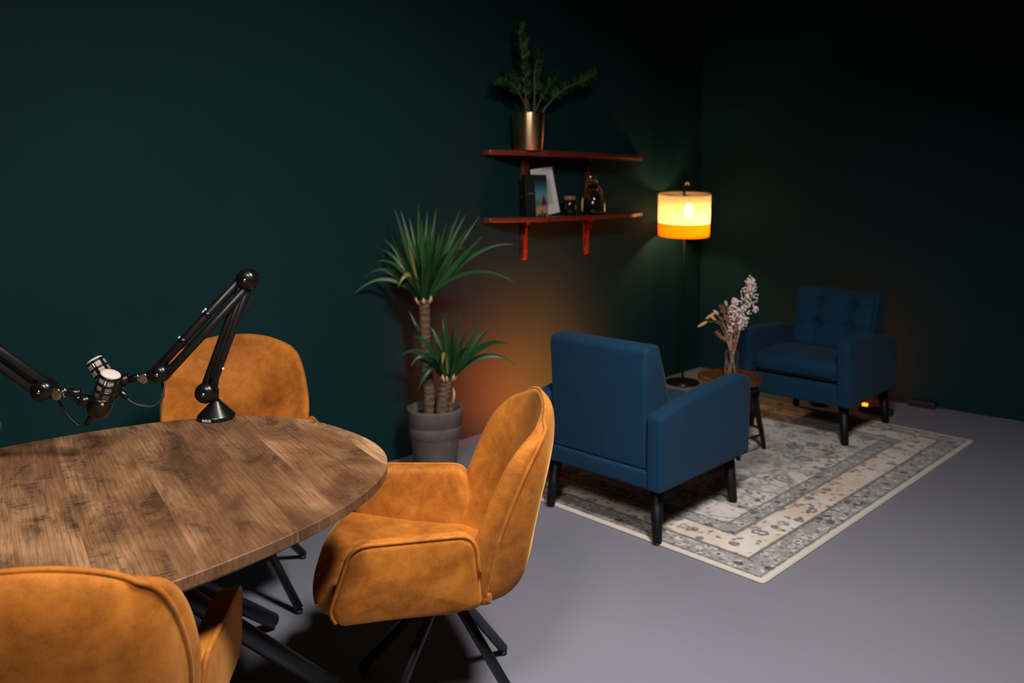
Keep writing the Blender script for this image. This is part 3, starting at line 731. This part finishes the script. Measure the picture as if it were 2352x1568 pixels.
# ------------------------------------------------------------------ wall shelves
def shelf(label, z, th, brz):
    d0, d1 = 2.46, .87; dm = (d0+d1)/2
    M = Matrix((( -EL.x, NL.x, 0, 0), (-EL.y, NL.y, 0, 0), (0, 0, 1, 0), (0, 0, 0, 1)))   # local x runs away from the corner
    o = thing('wall_shelf', label, 'shelf', wl(dm, 0, z), 0, 'red-brown wall shelves')
    h = (d0-d1)/2
    ol = resample(round_poly([(-h, .002), (h, .002), (h-.02, .05), (h-.36, .205), (-h+.36, .205), (-h+.02, .05)], [.01, .01, .03, .16, .16, .03], 8), .03)
    part('board', xf(pillow(ol, -th, 0, .006, 0, 0, XY, 3), M), M_SHELF, o)
    for db in (2.112, 1.500):
        x = db-dm
        pr = [(.003, -th), (.062, -th), (.062, -th-.014), (.036, -th-.022), (.030, brz-z+.01), (.024, brz-z), (.003, brz-z)]
        br = part('bracket', xf(pillow([Vector(p) for p in round_poly(pr, [.002, .004, .004, .01, .01, .004, .002], 4)], x-.017, x+.017, .003, 0, 0, lambda u, v, a: Vector((a, u, v)), 2), M), M_SHELF, o)
        for zz in (-th-.05, brz-z+.055):
            part('screw', xf(lathe([(0, .0022), (.004, .0016), (.0055, 0), (0, 0)], 12, (0, 1, 0), (x, .041 if zz > -.1 else .036, zz)), M), M_GOLD, br)
    return o
UZ, LZ = 1.668, 1.272
shelf('upper red-brown wall shelf, carrying the potted plant in the gold pot', UZ, .030, 1.375)
shelf('lower red-brown wall shelf, carrying the book, jar and glass jug', LZ, .028, 1.005)

# ---- plant in gold pot
gd, gz = onw(1214, 349, .115); gp = wl(gd, .115, UZ)
zz = thing('potted_plant', 'dark green leafy plant in a gold pot on the upper wall shelf', 'plant', gp)
part('pot', lathe([(0, 0), (.084, 0), (.088, .003), (.103, .214), (.103, .219), (.100, .220), (.098, .215), (.084, .008), (0, .008)], 64), M_GOLD, zz)
part('soil', lathe([(0, .192), (.05, .194), (.0955, .188), (.0955, .180), (0, .180)], 32), M_SOIL, zz)
def leaflet_mesh(L, W):
    V, F = [], []; n = 7
    for i in range(n):
        f = i/(n-1); wd = W*math.sin(PI*min(1, f*.92+.06))**.8 if 0 < f < 1 else W*.06
        x = L*f; dz = -.10*L*f*f
        V += [Vector((x, -wd, dz+wd*.35)), Vector((x, 0, dz)), Vector((x, wd, dz+wd*.35))]
    for i in range(n-1):
        a = 3*i; F += [[a, a+1, a+4, a+3], [a+1, a+2, a+5, a+4]]
    return V, F
tmp = part('leaf', leaflet_mesh(.078, .0195), M_ZZ); leafmesh = tmp.data; bpy.data.objects.remove(tmp)
def gpx(x, y, off=.115): d, z = onw(x, y, off); return wl(d, off, z)
rz_ = random.Random(5)
stems = [([(1213, 275, .12), (1206, 215, .12), (1198, 130, .125), (1192, 62, .13)], 18, .30, .0065),
         ([(1226, 275, .10), (1228, 215, .09), (1228, 165, .085), (1236, 128, .09)], 13, .30, .006),
         ([(1238, 275, .13), (1258, 240, .14), (1300, 203, .15), (1345, 184, .155), (1364, 172, .16)], 15, .30, .0068),
         ([(1212, 275, .13), (1203, 235, .14), (1183, 200, .15), (1160, 182, .155), (1146, 178, .16)], 13, .34, .0055),
         ([(1222, 275, .08), (1240, 232, .07), (1262, 196, .065), (1278, 178, .06)], 11, .35, .005),
         ([(1218, 275, .08), (1212, 235, .07), (1196, 200, .065), (1186, 176, .07)], 9, .35, .005)]
for pts, npair, f0, r in stems:
    P = spline([gpx(*p)-gp for p in pts], 10); sN = len(P)
    stem = part('stem', tube(P, [r*(1-.55*i/sN) for i in range(sN)], 8), M_STEMG, zz)
    for k in range(npair):
        f = f0+(1-f0)*(k+.5)/npair; i = min(sN-2, int(f*(sN-1))); p = P[i].lerp(P[i+1], f*(sN-1)-i); tg = (P[i+1]-P[i]).normalized()
        sd = tg.cross(Vector((NL.x, NL.y, .0))).normalized()
        for s in (-1, 1):
            dr = (tg*rz_.uniform(.55, .9)+sd*s*rz_.uniform(.6, 1.0)+Vector((NL.x, NL.y, .0))*rz_.uniform(-.25, .6)).normalized()
            nrm = (Vector((NL.x, NL.y, .5))+Vector((rz_.uniform(-.4, .4), rz_.uniform(-.4, .4), rz_.uniform(-.3, .3)))).normalized()
            yy = nrm.cross(dr).normalized(); nn = dr.cross(yy)
            sc = rz_.uniform(.75, 1.08)*(1-.25*abs(f-.6))*.92
            lf = bpy.data.objects.new('leaf', leafmesh); COL.objects.link(lf); lf.parent = stem
            lf.matrix_local = Matrix.Translation(p) @ Matrix((dr*sc, yy*sc, nn*sc)).transposed().to_4x4()
    tipv = part('leaf', xf(leaflet_mesh(.05, .013), Matrix.Translation(P[-1]) @ Vector((1, 0, 0)).rotation_difference((P[-1]-P[-3]).normalized()).to_matrix().to_4x4()), M_ZZ, stem)
# ---- things on the lower shelf
WROT = math.atan2(-EL.y, -EL.x)                       # local x runs away from the corner, local -y out of the wall... see below
def shelf_thing(name, label, cat, x, off, group=None):
    d, z = onw(x, 495, off); o = thing(name, label, cat, wl(d, off, LZ), math.atan2(EL.y, EL.x), group); return o   # local x towards the corner, local -y into the room
# white frame leaning behind the book
fr = shelf_thing('picture_frame', 'white picture frame leaning behind the black book on the lower shelf', 'picture frame', 1262, .085)
T = Matrix.Rotation(R(8), 4, 'Y') @ Matrix.Rotation(R(-9), 4, 'X')
T = Matrix.Translation((0, 0, .0085)) @ Matrix.Rotation(R(-7), 4, 'Y') @ Matrix.Rotation(R(-8), 4, 'X')
FWD, FHT = .098, .292
def bx2(x0, x1, y0, y1, z0, z1, b=.0015): return xf(box(x0, x1, y0, y1, z0, z1, b, 1), T)
for nm, a in (('frame_rail', (-FWD, FWD, -.006, .006, 0, .018)), ('frame_rail', (-FWD, FWD, -.006, .006, FHT-.018, FHT)), ('frame_stile', (-FWD, -FWD+.018, -.006, .006, .018, FHT-.018)), ('frame_stile', (FWD-.018, FWD, -.006, .006, .018, FHT-.018))):
    part(nm, bx2(*a), plain('white_frame', (.74, .70, .70), .5), fr, smooth='auto')
part('mat_board', bx2(-FWD+.018, FWD-.018, -.002, .004, .018, FHT-.018, 0), plain('white_mat', (.72, .68, .68), .7), fr, smooth=False)
part('print', bx2(-.052, .052, -.0032, -.002, .062, FHT-.072, 0), plain('beige_print', (.52, .48, .38), .7), fr, smooth=False)
# book standing with its spine to the left
bk = shelf_thing('book', 'black book with teal picture on its cover, standing on the lower shelf', 'book', 1231, .125)
bk.rotation_euler.z += R(-14)
def m_cover():
    m = NT('book_cover_print'); v = m.coords(); X, Y, Z = m.sep(v)
    sky = m.ramp(m.math('MULTIPLY', Z, 3.8), [(.0, (.02, .03, .03)), (.30, (.05, .16, .18)), (.48, (.10, .25, .27)), (.72, (.02, .075, .09)), (.88, (.004, .01, .012))])
    n = m.noise(v, 26, 3)
    land = m.ramp(n, [(.35, (.42, .20, .06)), (.5, (.30, .23, .16)), (.65, (.05, .015, .01))])
    col = m.mix(m.ramp(m.math('SUBTRACT', m.math('MULTIPLY', Z, 10.), m.math('MULTIPLY', n, .7)), [(.30, 1.), (.36, 0.)]), sky, land)
    red = m.math('MULTIPLY', m.math('GREATER_THAN', Z, .07), m.math('LESS_THAN', m.math('ADD', m.math('ABSOLUTE', m.math('SUBTRACT', X, .050)), m.math('MULTIPLY', Z, .30)), .042))
    col = m.mix(red, col, (.16, .006, .018))
    m.set(Base_Color=col, Roughness=.35); return m.m
M_BOOKB = plain('black_book_cloth', (.006, .006, .007), .5)
Tb = Matrix.Translation((0, 0, .0005)) @ Matrix.Rotation(R(-5), 4, 'X')
bb = lambda *a, b=.001: xf(box(*a, b, 1), Tb)
part('cover', join(bb(-.075, .078, -.019, -.0165, 0, .252), bb(-.075, .078, .0165, .019, 0, .252), bb(-.078, -.074, -.019, .019, 0, .252)), M_BOOKB, bk, smooth='auto')
part('pages', bb(-.0735, .075, -.0163, .0163, .003, .249), plain('book_pages', (.62, .58, .50), .8), bk, smooth='auto')
part('cover_picture', bb(-.010, .0775, -.0196, -.0191, .001, .215, b=0), m_cover(), bk, smooth=False, label='teal picture with a red pointed shape')
part('cover_title_mark', bb(-.058, -.022, -.0196, -.0191, .135, .141, b=0), plain('grey_print', (.11, .11, .12), .6), bk, smooth=False)
# small dark jar
jr = shelf_thing('candle_jar', 'small dark glass jar with a brown wooden lid between frame and jug', 'jar', 1308, .115)
part('jar', lathe([(0, 0), (.036, 0), (.040, .004), (.041, .075), (.036, .088), (.033, .094), (.033, .098), (0, .098)], 36), plain('dark_amber_glass', (.007, .006, .005), .06), jr)
part('lid', lathe([(0, .098), (.037, .098), (.038, .101), (.038, .119), (.036, .122), (0, .122)], 32), m_wood('jar_lid_wood', (.24, .095, .045), (.36, .15, .075), (30, 30, 8), .55), jr)
# glass jug
jg = shelf_thing('glass_jug', 'clear glass jug with round stopper and copper-brown handle on the lower shelf', 'jug', 1362, .115)
M_GL = m_glass('jug_glass', (.93, .95, .97))
part('body', lathe([(0, 0), (.074, 0), (.080, .006), (.081, .03), (.079, .105), (.070, .128), (.048, .146), (.034, .152), (.032, .158), (.034, .192), (.030, .192), (.0285, .158), (.031, .149), (.046, .1425), (.067, .125), (.0758, .104), (.0778, .03), (.077, .012), (.072, .005), (0, .005)], 48), M_GL, jg)
part('stopper', lathe([(0, .178), (.024, .178), (.028, .196), (.040, .199), (.040, .204), (.014, .208), (.012, .216), (.022, .228), (.024, .240), (.018, .252), (.008, .257), (0, .257)], 36), M_GL, jg)
M_AMB = plain('amber_handle', (.34, .12, .03), .12)
part('handle', tube(spline([(.033, -.0, .172), (.062, 0, .176), (.092, 0, .150), (.104, 0, .110), (.096, 0, .075), (.078, 0, .055)], 8), .0075, 12), M_AMB, jg, label='amber brown handle')
part('spout', tube(spline([(.026, 0, .188), (.042, 0, .205), (.056, 0, .222)], 5), [.008-.0004*i for i in range(11)], 10), M_GL, jg)

# ------------------------------------------------------------------ yucca
YP = Vector((-.394, 4.15, 0))
yu = thing('potted_yucca', 'yucca with two leafy trunks in a grey clay pot by the left wall', 'plant', YP)
pot = part('pot', lathe([(0, .0), (.104, .0), (.108, .006), (.1225, .178), (.1255, .186), (.131, .194), (.1335, .228), (.1315, .2375), (.128, .241), (.1355, .248), (.141, .312), (.143, .324), (.1405, .330), (.135, .331), (.131, .326), (.124, .25), (.106, .02), (0, .02)], 64), M_CLAY, yu)
part('soil', lathe([(0, .288), (.06, .290), (.1265, .284), (.126, .272), (0, .272)], 32), M_SOIL, yu)
def yp(x, y, dY=0.): return aty(x, y, YP.y+dY)-YP
def ytrunk(pts, radii, n=10):
    P = spline(pts, n); m = len(P); rr = []
    for i in range(m):
        f = i/(m-1)*(len(radii)-1); k = min(len(radii)-2, int(f)); rr.append((radii[k]*(1-(f-k))+radii[k+1]*(f-k))*(1+.06*math.sin(i*1.9)+.03*math.sin(i*4.1)))
    return part('trunk', tube(P, rr, 18), M_TRUNK, yu)
t1 = ytrunk([yp(986, 975), yp(985, 900), yp(977, 820), yp(976, 760), yp(974, 700), yp(973, 688)], (.028, .030, .026, .028, .029, .032))
t2 = ytrunk([yp(1013, 975, -.04), yp(1018, 915, -.04), yp(1027, 875, -.04), yp(1029, 868, -.04)], (.034, .032, .032, .034), 12)
t3 = ytrunk([yp(1032, 975, -.05), yp(1036, 930, -.05), yp(1040, 918, -.05)], (.016, .013, .008))
for tr, pp in ((t1, yp(973, 687)), (t2, yp(1029, 867, -.04))):
    part('cut_cap', lathe([(0, .010), (.020, .009), (.029, .003), (.030, -.004), (0, -.004)], 18, (.1, -.25, 1), pp), plain('sealed_cut', (.014, .013, .016), .7), tr)
part('dead_shoot', tube(spline([yp(1040, 925, -.06), yp(1043, 905, -.07), yp(1041, 890, -.06)], 5), [.006, .006, .007, .008, .008, .008, .007, .005, .004, .003, .002][:11], 8), M_HUSK, t3)
def blade(root, tip, lift, width, mat, parent, rnd, sag=0.):
    mid = (root+tip)/2+Vector((0, 0, lift))
    n = 15; P = []
    for i in range(n):
        s = i/(n-1); P.append((1-s)**2*root+2*s*(1-s)*mid+s*s*tip)
    V, F = [], []
    nr = Vector((rnd.uniform(-.5, .5), -1, rnd.uniform(.1, .8)))
    for i in range(n):
        tg = (P[min(n-1, i+1)]-P[max(0, i-1)]).normalized(); sd = tg.cross(nr)
        if sd.length < .1: sd = tg.cross(Vector((1, 0, .2)))
        sd.normalize(); up = sd.cross(tg).normalized(); s = i/(n-1)
        wd = width*(.42+.58*min(1, s/.35))*(1-max(0, (s-.35)/.65)**1.7)+.0006
        V += [P[i]-sd*wd+up*wd*.35, P[i], P[i]+sd*wd+up*wd*.35]
    for i in range(n-1):
        a = 3*i; F += [[a, a+1, a+4, a+3], [a+1, a+2, a+5, a+4]]
    return part('leaf', (V, F), mat, parent)
ry_ = random.Random(21)
def clear(px, py, dY):
    while dY > -.6 and (yp(px, py, dY)+YP-CORNER).dot(NL) < .035: dY -= .02
    return yp(px, py, dY)
def zc(x, y): return 780+x/2.376, 440+y/2.376
up_tips = [(300, 92, .0), (335, 105, .05), (265, 200, -.1), (212, 312, .05), (205, 380, -.15), (140, 465, -.05), (80, 555, .1), (430, 60, .12), (530, 92, .08), (585, 165, -.12), (660, 95, .05), (688, 125, .1),
           (765, 130, .12), (785, 240, -.05), (950, 288, .0), (958, 497, -.12), (450, 150, -.05), (500, 162, -.1), (412, 205, -.2), (372, 280, -.22), (320, 520, -.1), (355, 420, -.24), (600, 330, -.24), (560, 400, -.2), (240, 260, .12), (620, 170, .14), (480, 110, .15), (380, 140, .12), (690, 300, .08), (700, 200, -.02), (330, 250, .02), (545, 230, .02), (250, 430, .1), (640, 420, .1), (470, 230, -.24), (590, 260, -.18), (400, 330, -.26), (520, 320, -.28)]
for k, (x, y, dy) in enumerate(up_tips):
    X, Y = zc(x, y); side = (x-455)/300
    root = yp(973+max(-16, min(18, side*14)), 684+ry_.uniform(-8, 3), -.01+dy*.12)
    tip = clear(X, Y, dy*.9); d = tip-root
    lift = .03+.10*min(1.2, abs(side)) if y > 250 else .01+.02*abs(side)
    if y > 450: lift = .16
    blade(root, tip, lift, ry_.uniform(.0105, .0155), M_LEAFY if k in (20, 19) else M_LEAF, t1, ry_)
lo_tips = [(575, 650, .0), (660, 650, -.05), (562, 690, .08), (780, 690, .02), (832, 718, .1), (935, 838, -.08), (965, 950, .02), (408, 790, -.08), (320, 910, .02), (378, 650, .12), (425, 1088, -.14), (388, 955, -.1), (500, 740, .05), (700, 760, -.14), (520, 820, -.18), (620, 740, -.16), (700, 850, -.22), (480, 900, -.2), (560, 945, -.2)]
for k, (x, y, dy) in enumerate(lo_tips):
    X, Y = zc(x, y); side = (x-600)/250
    root = yp(1030+max(-20, min(16, side*16)), 866+ry_.uniform(-8, 2), -.04+dy*.12); tip = clear(X, Y, -.04+dy*.9)
    lift = .02+.10*min(1.2, abs(side)) if y > 720 else .01
    if y > 900: lift = .15
    blade(root, tip, lift, ry_.uniform(.0115, .0165), M_LEAFY if k == 18 else M_LEAF, t2, ry_)
for tr, cx_, cy_, dY in ((t1, 973, 690, 0.), (t2, 1029, 868, -.04)):
    for k in range(7):
        a = 2*PI*k/7+.3+ry_.uniform(-.3, .3); r0 = .029
        b = yp(cx_, cy_, dY)+Vector((r0*math.cos(a), r0*math.sin(a), -.012)); e = b+Vector((.016*math.cos(a), .016*math.sin(a), .030+.02*ry_.random()))
        part('husk', tube([b-Vector((0, 0, .006)), b.lerp(e, .5)+Vector((.006*math.cos(a), .006*math.sin(a), 0)), e], [ry_.uniform(.004, .007), ry_.uniform(.006, .010), .002], 8), M_HUSK, tr)

# ------------------------------------------------------------------ microphones on boom arms
M_MESH = m_mesh(); M_FOAM = plain('pale_grille_face', (.56, .46, .41), .7)
def mic(label, face, tail, R0, bracket_dir):
    """face: centre of the grille face, tail: bottom end of the head (world points)"""
    ax = (face-tail).normalized(); o = thing('microphone', label, 'microphone', tail, 0, 'podcast microphones')
    Q = Vector((0, 0, 1)).rotation_difference(ax).to_matrix().to_4x4(); L = (face-tail).length
    head = part('grille', xf(lathe([(0, 0), (R0*.93, 0), (R0*.93, L*.93), (R0*.86, L*.985), (R0*.6, L*1.0), (0, L*1.005)], 40), Q), M_MESH, o, label='pale woven mesh grille')
    part('grille_face', xf(lathe([(R0*.93, L*.935), (R0*.97, L*.945), (R0*.95, L*.98), (R0*.8, L*1.02), (R0*.4, L*1.035), (0, L*1.038)], 40), Q), M_FOAM, o)
    def ring(z, h=.0032): return xf(lathe([(R0*.9, z-h), (R0*1.03, z-h*.8), (R0*1.06, z), (R0*1.03, z+h*.8), (R0*.9, z+h)], 40), Q)
    for f in (.90, .62, .34, .04): part('cage_ring', ring(L*f, .0036), M_BLACKGLOSS, head)
    for k in range(6):
        a = 2*PI*k/6-PI/2+.15; c = Vector((math.cos(a), math.sin(a), 0)); s = Vector((-c.y, c.x, 0)); wv = .0040; V = []
        for z in (L*.02, L*.91):
            for rr, sg in ((R0*.88, -1), (R0*1.035, -1), (R0*1.035, 1), (R0*.88, 1)): V.append(c*rr+s*wv*sg+Vector((0, 0, z)))
        part('cage_rib', xf((V, [[0, 1, 2, 3], [7, 6, 5, 4], [0, 4, 5, 1], [1, 5, 6, 2], [2, 6, 7, 3], [3, 7, 4, 0]]), Q), M_BLACKGLOSS, head, smooth=False)
        if k % 2 == 0:
            a2 = a; V = []
            for z in (L*.68, L*.84):
                for rr, sg in ((R0*1.0, -1), (R0*1.05, -1), (R0*1.05, 1), (R0*1.0, 1)): V.append(c*rr+s*.0016*sg+Vector((0, 0, z)))
            part('grille_mark', xf((V, [[0, 1, 2, 3], [7, 6, 5, 4], [0, 4, 5, 1], [1, 5, 6, 2], [2, 6, 7, 3], [3, 7, 4, 0]]), Q), M_WHITE, head, smooth=False)
    part('body', xf(lathe([(0, -.052), (R0*.55, -.052), (R0*.95, -.044), (R0*1.14, -.03), (R0*1.14, -.006), (R0*1.05, .004), (R0*.9, .006), (0, .006)], 40), Q), M_BLACKGLOSS, o)
    bd = Vector(bracket_dir).normalized(); bd = (bd-ax*bd.dot(ax)).normalized()
    p0 = bd*R0*1.0-ax*.02
    part('swivel_mount', join(rod(p0, p0+bd*.026, .017, 20), rod(p0+bd*.022-ax*.004, p0+bd*.036+ax*.004, .012, 16)), M_BLACKGLOSS, o)
    return o, ax, bd
# rear microphone and its arm
Yr = 2.46
base = atz(497, 960, TZ); base.z = TZ
def rp(x, y, dY=0.): return aty(x, y, base.y+dY)
def bar2(a, b, gap, r, n, nrm):
    """two parallel round tubes between joints a and b, gap apart in the arm's plane"""
    a, b = Vector(a), Vector(b); s = (b-a).normalized().cross(nrm).normalized()*gap/2
    return rod(a+s, b+s, r, n), rod(a-s, b-s, r, n)
def boom(label, base, J1, J2, J3, end, col_top, group='microphone boom arms'):
    o = thing('boom_arm', label, 'microphone arm', base, 0, group); B = base
    pl = Vector((0, -1, 0))
    part('base', lathe([(0, 0), (.050, 0), (.054, .002), (.0545, .010), (.052, .014), (.014, .052), (.012, .056), (0, .056)], 44), M_BLACKGLOSS, o)
    part('post', rod((0, 0, .05), (0, 0, (J1-B).z+.012), .0085, 16), M_BLACKGLOSS, o)
    part('post_bracket', rod(Vector((0, 0, (J1-B).z-.004)), (J1-B)+Vector((.012, .0, -.004)), .011, 14), M_BLACKGLOSS, o)
    for J, r in ((J1, .031), (J2, .031), (J3, .028)):
        j = part('joint', lathe([(0, -.024), (r*.75, -.024), (r, -.014), (r, .010), (r*.86, .022), (r*.5, .0275), (0, .029)], 32, pl, J-B), M_BLACKGLOSS, o)
        part('bolt', lathe([(0, .0315), (.0035, .031), (.0055, .029), (.0055, .026), (0, .026)], 14, pl, J-B), M_CHROME, j)
    d = (J2-J1).normalized(); lo_ = part('lower_arm', join(*bar2(J1-B+d*.01, J2-B-d*.01, .021, .0115, 16, pl)), M_BLACK, o)
    part('cover_strip', join(rod(J1-B+d*.05+pl*.003, J2-B-d*.05+pl*.003, .0095, 14)), M_BLACK, lo_)
    d2 = (J3-J2).normalized(); u1, u2 = bar2(J2-B+d2*.01, J3-B-d2*.01, .030, .0125, 16, pl)
    ua = part('upper_arm', u1, M_BLACK, o); part('upper_arm', u2, M_BLACK, o)
    s = d2.cross(pl).normalized()
    for f, big in ((.42, 1), (.70, 0)):
        c = J2-B+d2*(J3-J2).length*f; 
        sg = 1 if s.z > 0 else -1
        k = part('cable_clip', rod(c+s*sg*.0150-d2*.009, c+s*sg*.0150+d2*.009, .0140, 16), M_BLACKGLOSS, ua)
    part('cover_strip', rod(J2-B+d2*.03+s*sg*.0255, J2-B+d2*(J3-J2).length*.40+s*sg*.0255, .0042, 10), M_BLACK, ua)
    # end clamp
    e = (end-J3).normalized(); LE = (end-J3).length
    part('end_clevis', rod(J3-B+e*.015, J3-B+e*LE*.38, .0125, 18), M_BLACKGLOSS, o)
    part('threaded_collar', join(rod(J3-B+e*LE*.36, J3-B+e*LE*.60, .0055, 12), rod(J3-B+e*LE*.56, J3-B+e*LE*.60, .0145, 20)), M_CHROME, o)
    part('wing_knob', pillow([Vector((.012*math.cos(2*PI*k/18), .0155*math.sin(2*PI*k/18))) for k in range(18)], -.002, .002, .0015, .0, .001, lambda u, v, a: (J3-B+e*LE*.42)+Vector((u, -.016+a, v-.004)), 2), M_CHROME, o)
    part('end_sleeve', rod(J3-B+e*LE*.58, end-B, .0115, 18), M_BLACKGLOSS, o)
    return o, sg, s, d2
J1, J2, J3 = rp(474, 901, -.012), rp(568, 641, -.012), rp(369, 856, -.09)
m1tail, m1face = aty(248, 876, 2.33), aty(216, 826, 2.337)
m1end = aty(287, 872, 2.345)
arm1, sg, s_, d2_ = boom('black microphone boom arm rising from a cone base at the far table edge', base, J1, J2, J3, m1end, 0)
# clip highlights modelled as white blocks, and the lettering on the cone base
d1_ = (J2-J1).normalized(); s1_ = d1_.cross(Vector((0, -1, 0))).normalized(); s1_ = s1_ if s1_.x > 0 else -s1_
LU = (J3-J2).length
for p in (J2+d2_*LU*.40+s_*sg*.0285, J2+d2_*LU*.425+s_*sg*.0285, J2+d2_*LU*.70+s_*sg*.0285, J1+d1_*.085+s1_*.0215):
    part('clip_glint', xf(box(-.0026, .0026, -.0048, .0048, -.0034, .0034, .0008, 1), Matrix.Translation(p-base) @ Vector((0, 0, 1)).rotation_difference(d2_).to_matrix().to_4x4()), M_WHITE, arm1, smooth=False)
def text_mesh(body, size, ext):
    c = bpy.data.curves.new('lettering', 'FONT'); c.body = body; c.size = size; c.extrude = ext; c.align_x = 'CENTER'; c.align_y = 'CENTER'; c.resolution_u = 3
    o = bpy.data.objects.new('lettering', c); COL.objects.link(o); dg = bpy.context.evaluated_depsgraph_get(); dg.update()
    me = bpy.data.meshes.new_from_object(o.evaluated_get(dg)); bpy.data.objects.remove(o); me.name = 'lettering'; return me
me = text_mesh('RØDE', .0105, .0004); me.materials.clear(); me.materials.append(M_WHITE)
tx = bpy.data.objects.new('lettering', me); COL.objects.link(tx); tx.parent = arm1
ta = R(-100); tx.location = (.0547*math.cos(ta), .0547*math.sin(ta), .0062); tx.rotation_euler = (PI/2, 0, ta+PI/2)
part('arm_cable', tube(spline([rp(503, 845, .02)-base, rp(499, 880, .025)-base, rp(494, 905, .02)-base, rp(496, 928, .012)-base], 6), .0042, 8), M_RUBBER, arm1)
part('arm_cable', tube(spline([rp(556, 622, .02)-base, rp(578, 622, .02)-base, rp(590, 640, .02)-base, rp(587, 665, .02)-base, rp(573, 695, .015)-base, rp(562, 714, .01)-base], 6), .0032, 8), M_RUBBER, arm1)
mic1, ax1, bd1 = mic('rear podcast microphone with pale grille tilted up to the left', m1face, m1tail, .0245, aty(287, 872, 2.345)-aty(255, 885, 2.33))
part('cable', tube([p-m1tail for p in spline([aty(272, 893, 2.33), aty(284, 905, 2.33), aty(300, 922, 2.33), aty(322, 931, 2.34), aty(352, 932, 2.35), aty(372, 915, 2.36), aty(375, 893, 2.37), aty(369, 868, 2.38)], 8)], .0038, 8), M_RUBBER, mic1)
part('cable_plug', rod(aty(272, 893, 2.33)-m1tail, aty(294, 915, 2.33)-m1tail, .0085, 14), M_BLACKGLOSS, mic1)
# near microphone and its arm reaching in from the left
base2 = atz(-150, 1100, TZ); base2.z = TZ
K1 = aty(-172, 1010, base2.y-.012); K2 = aty(-330, 590, base2.y-.012); K3 = aty(102, 894, 2.04)
m2tail, m2face = aty(236, 914, 2.06), aty(255, 857, 2.053)
m2end = aty(186, 903, 2.05)
arm2, *_ = boom('black microphone boom arm reaching in from the left edge over the table', base2, K1, K2, K3, m2end, 0)
mic2, ax2, bd2 = mic('front podcast microphone with bright flat grille face pointing up', m2face, m2tail, .0255, aty(186, 903, 2.05)-aty(235, 915, 2.06))
part('indicator_dot', lathe([(0, .001), (.0035, .0008), (.004, 0), (0, 0)], 14, (0, -1, .1), aty(235, 929, 2.018)-m2tail), plain('orange_dot', (.75, .23, .03), .5), mic2, label='small orange dot')
part('cable_plug', tube([p-m2tail for p in (aty(224, 935, 2.07), aty(213, 955, 2.07), aty(200, 974, 2.07))], [.0115, .0095, .0075], 14), M_BLACKGLOSS, mic2)
part('cable', tube([p-m2tail for p in spline([aty(198, 974, 2.07), aty(184, 978, 2.07), aty(168, 966, 2.07), aty(150, 946, 2.07), aty(135, 922, 2.06), aty(126, 905, 2.05)], 8)], .0038, 8), M_RUBBER, mic2)
part('arm_cable', tube([p-base2 for p in spline([aty(-20, 950, 2.0), aty(-4, 968, 2.0), aty(2, 985, 2.0), aty(-8, 1000, 2.0), aty(-40, 1010, 2.0), aty(-110, 1005, 1.96)], 8)], .004, 8), M_RUBBER, arm2)
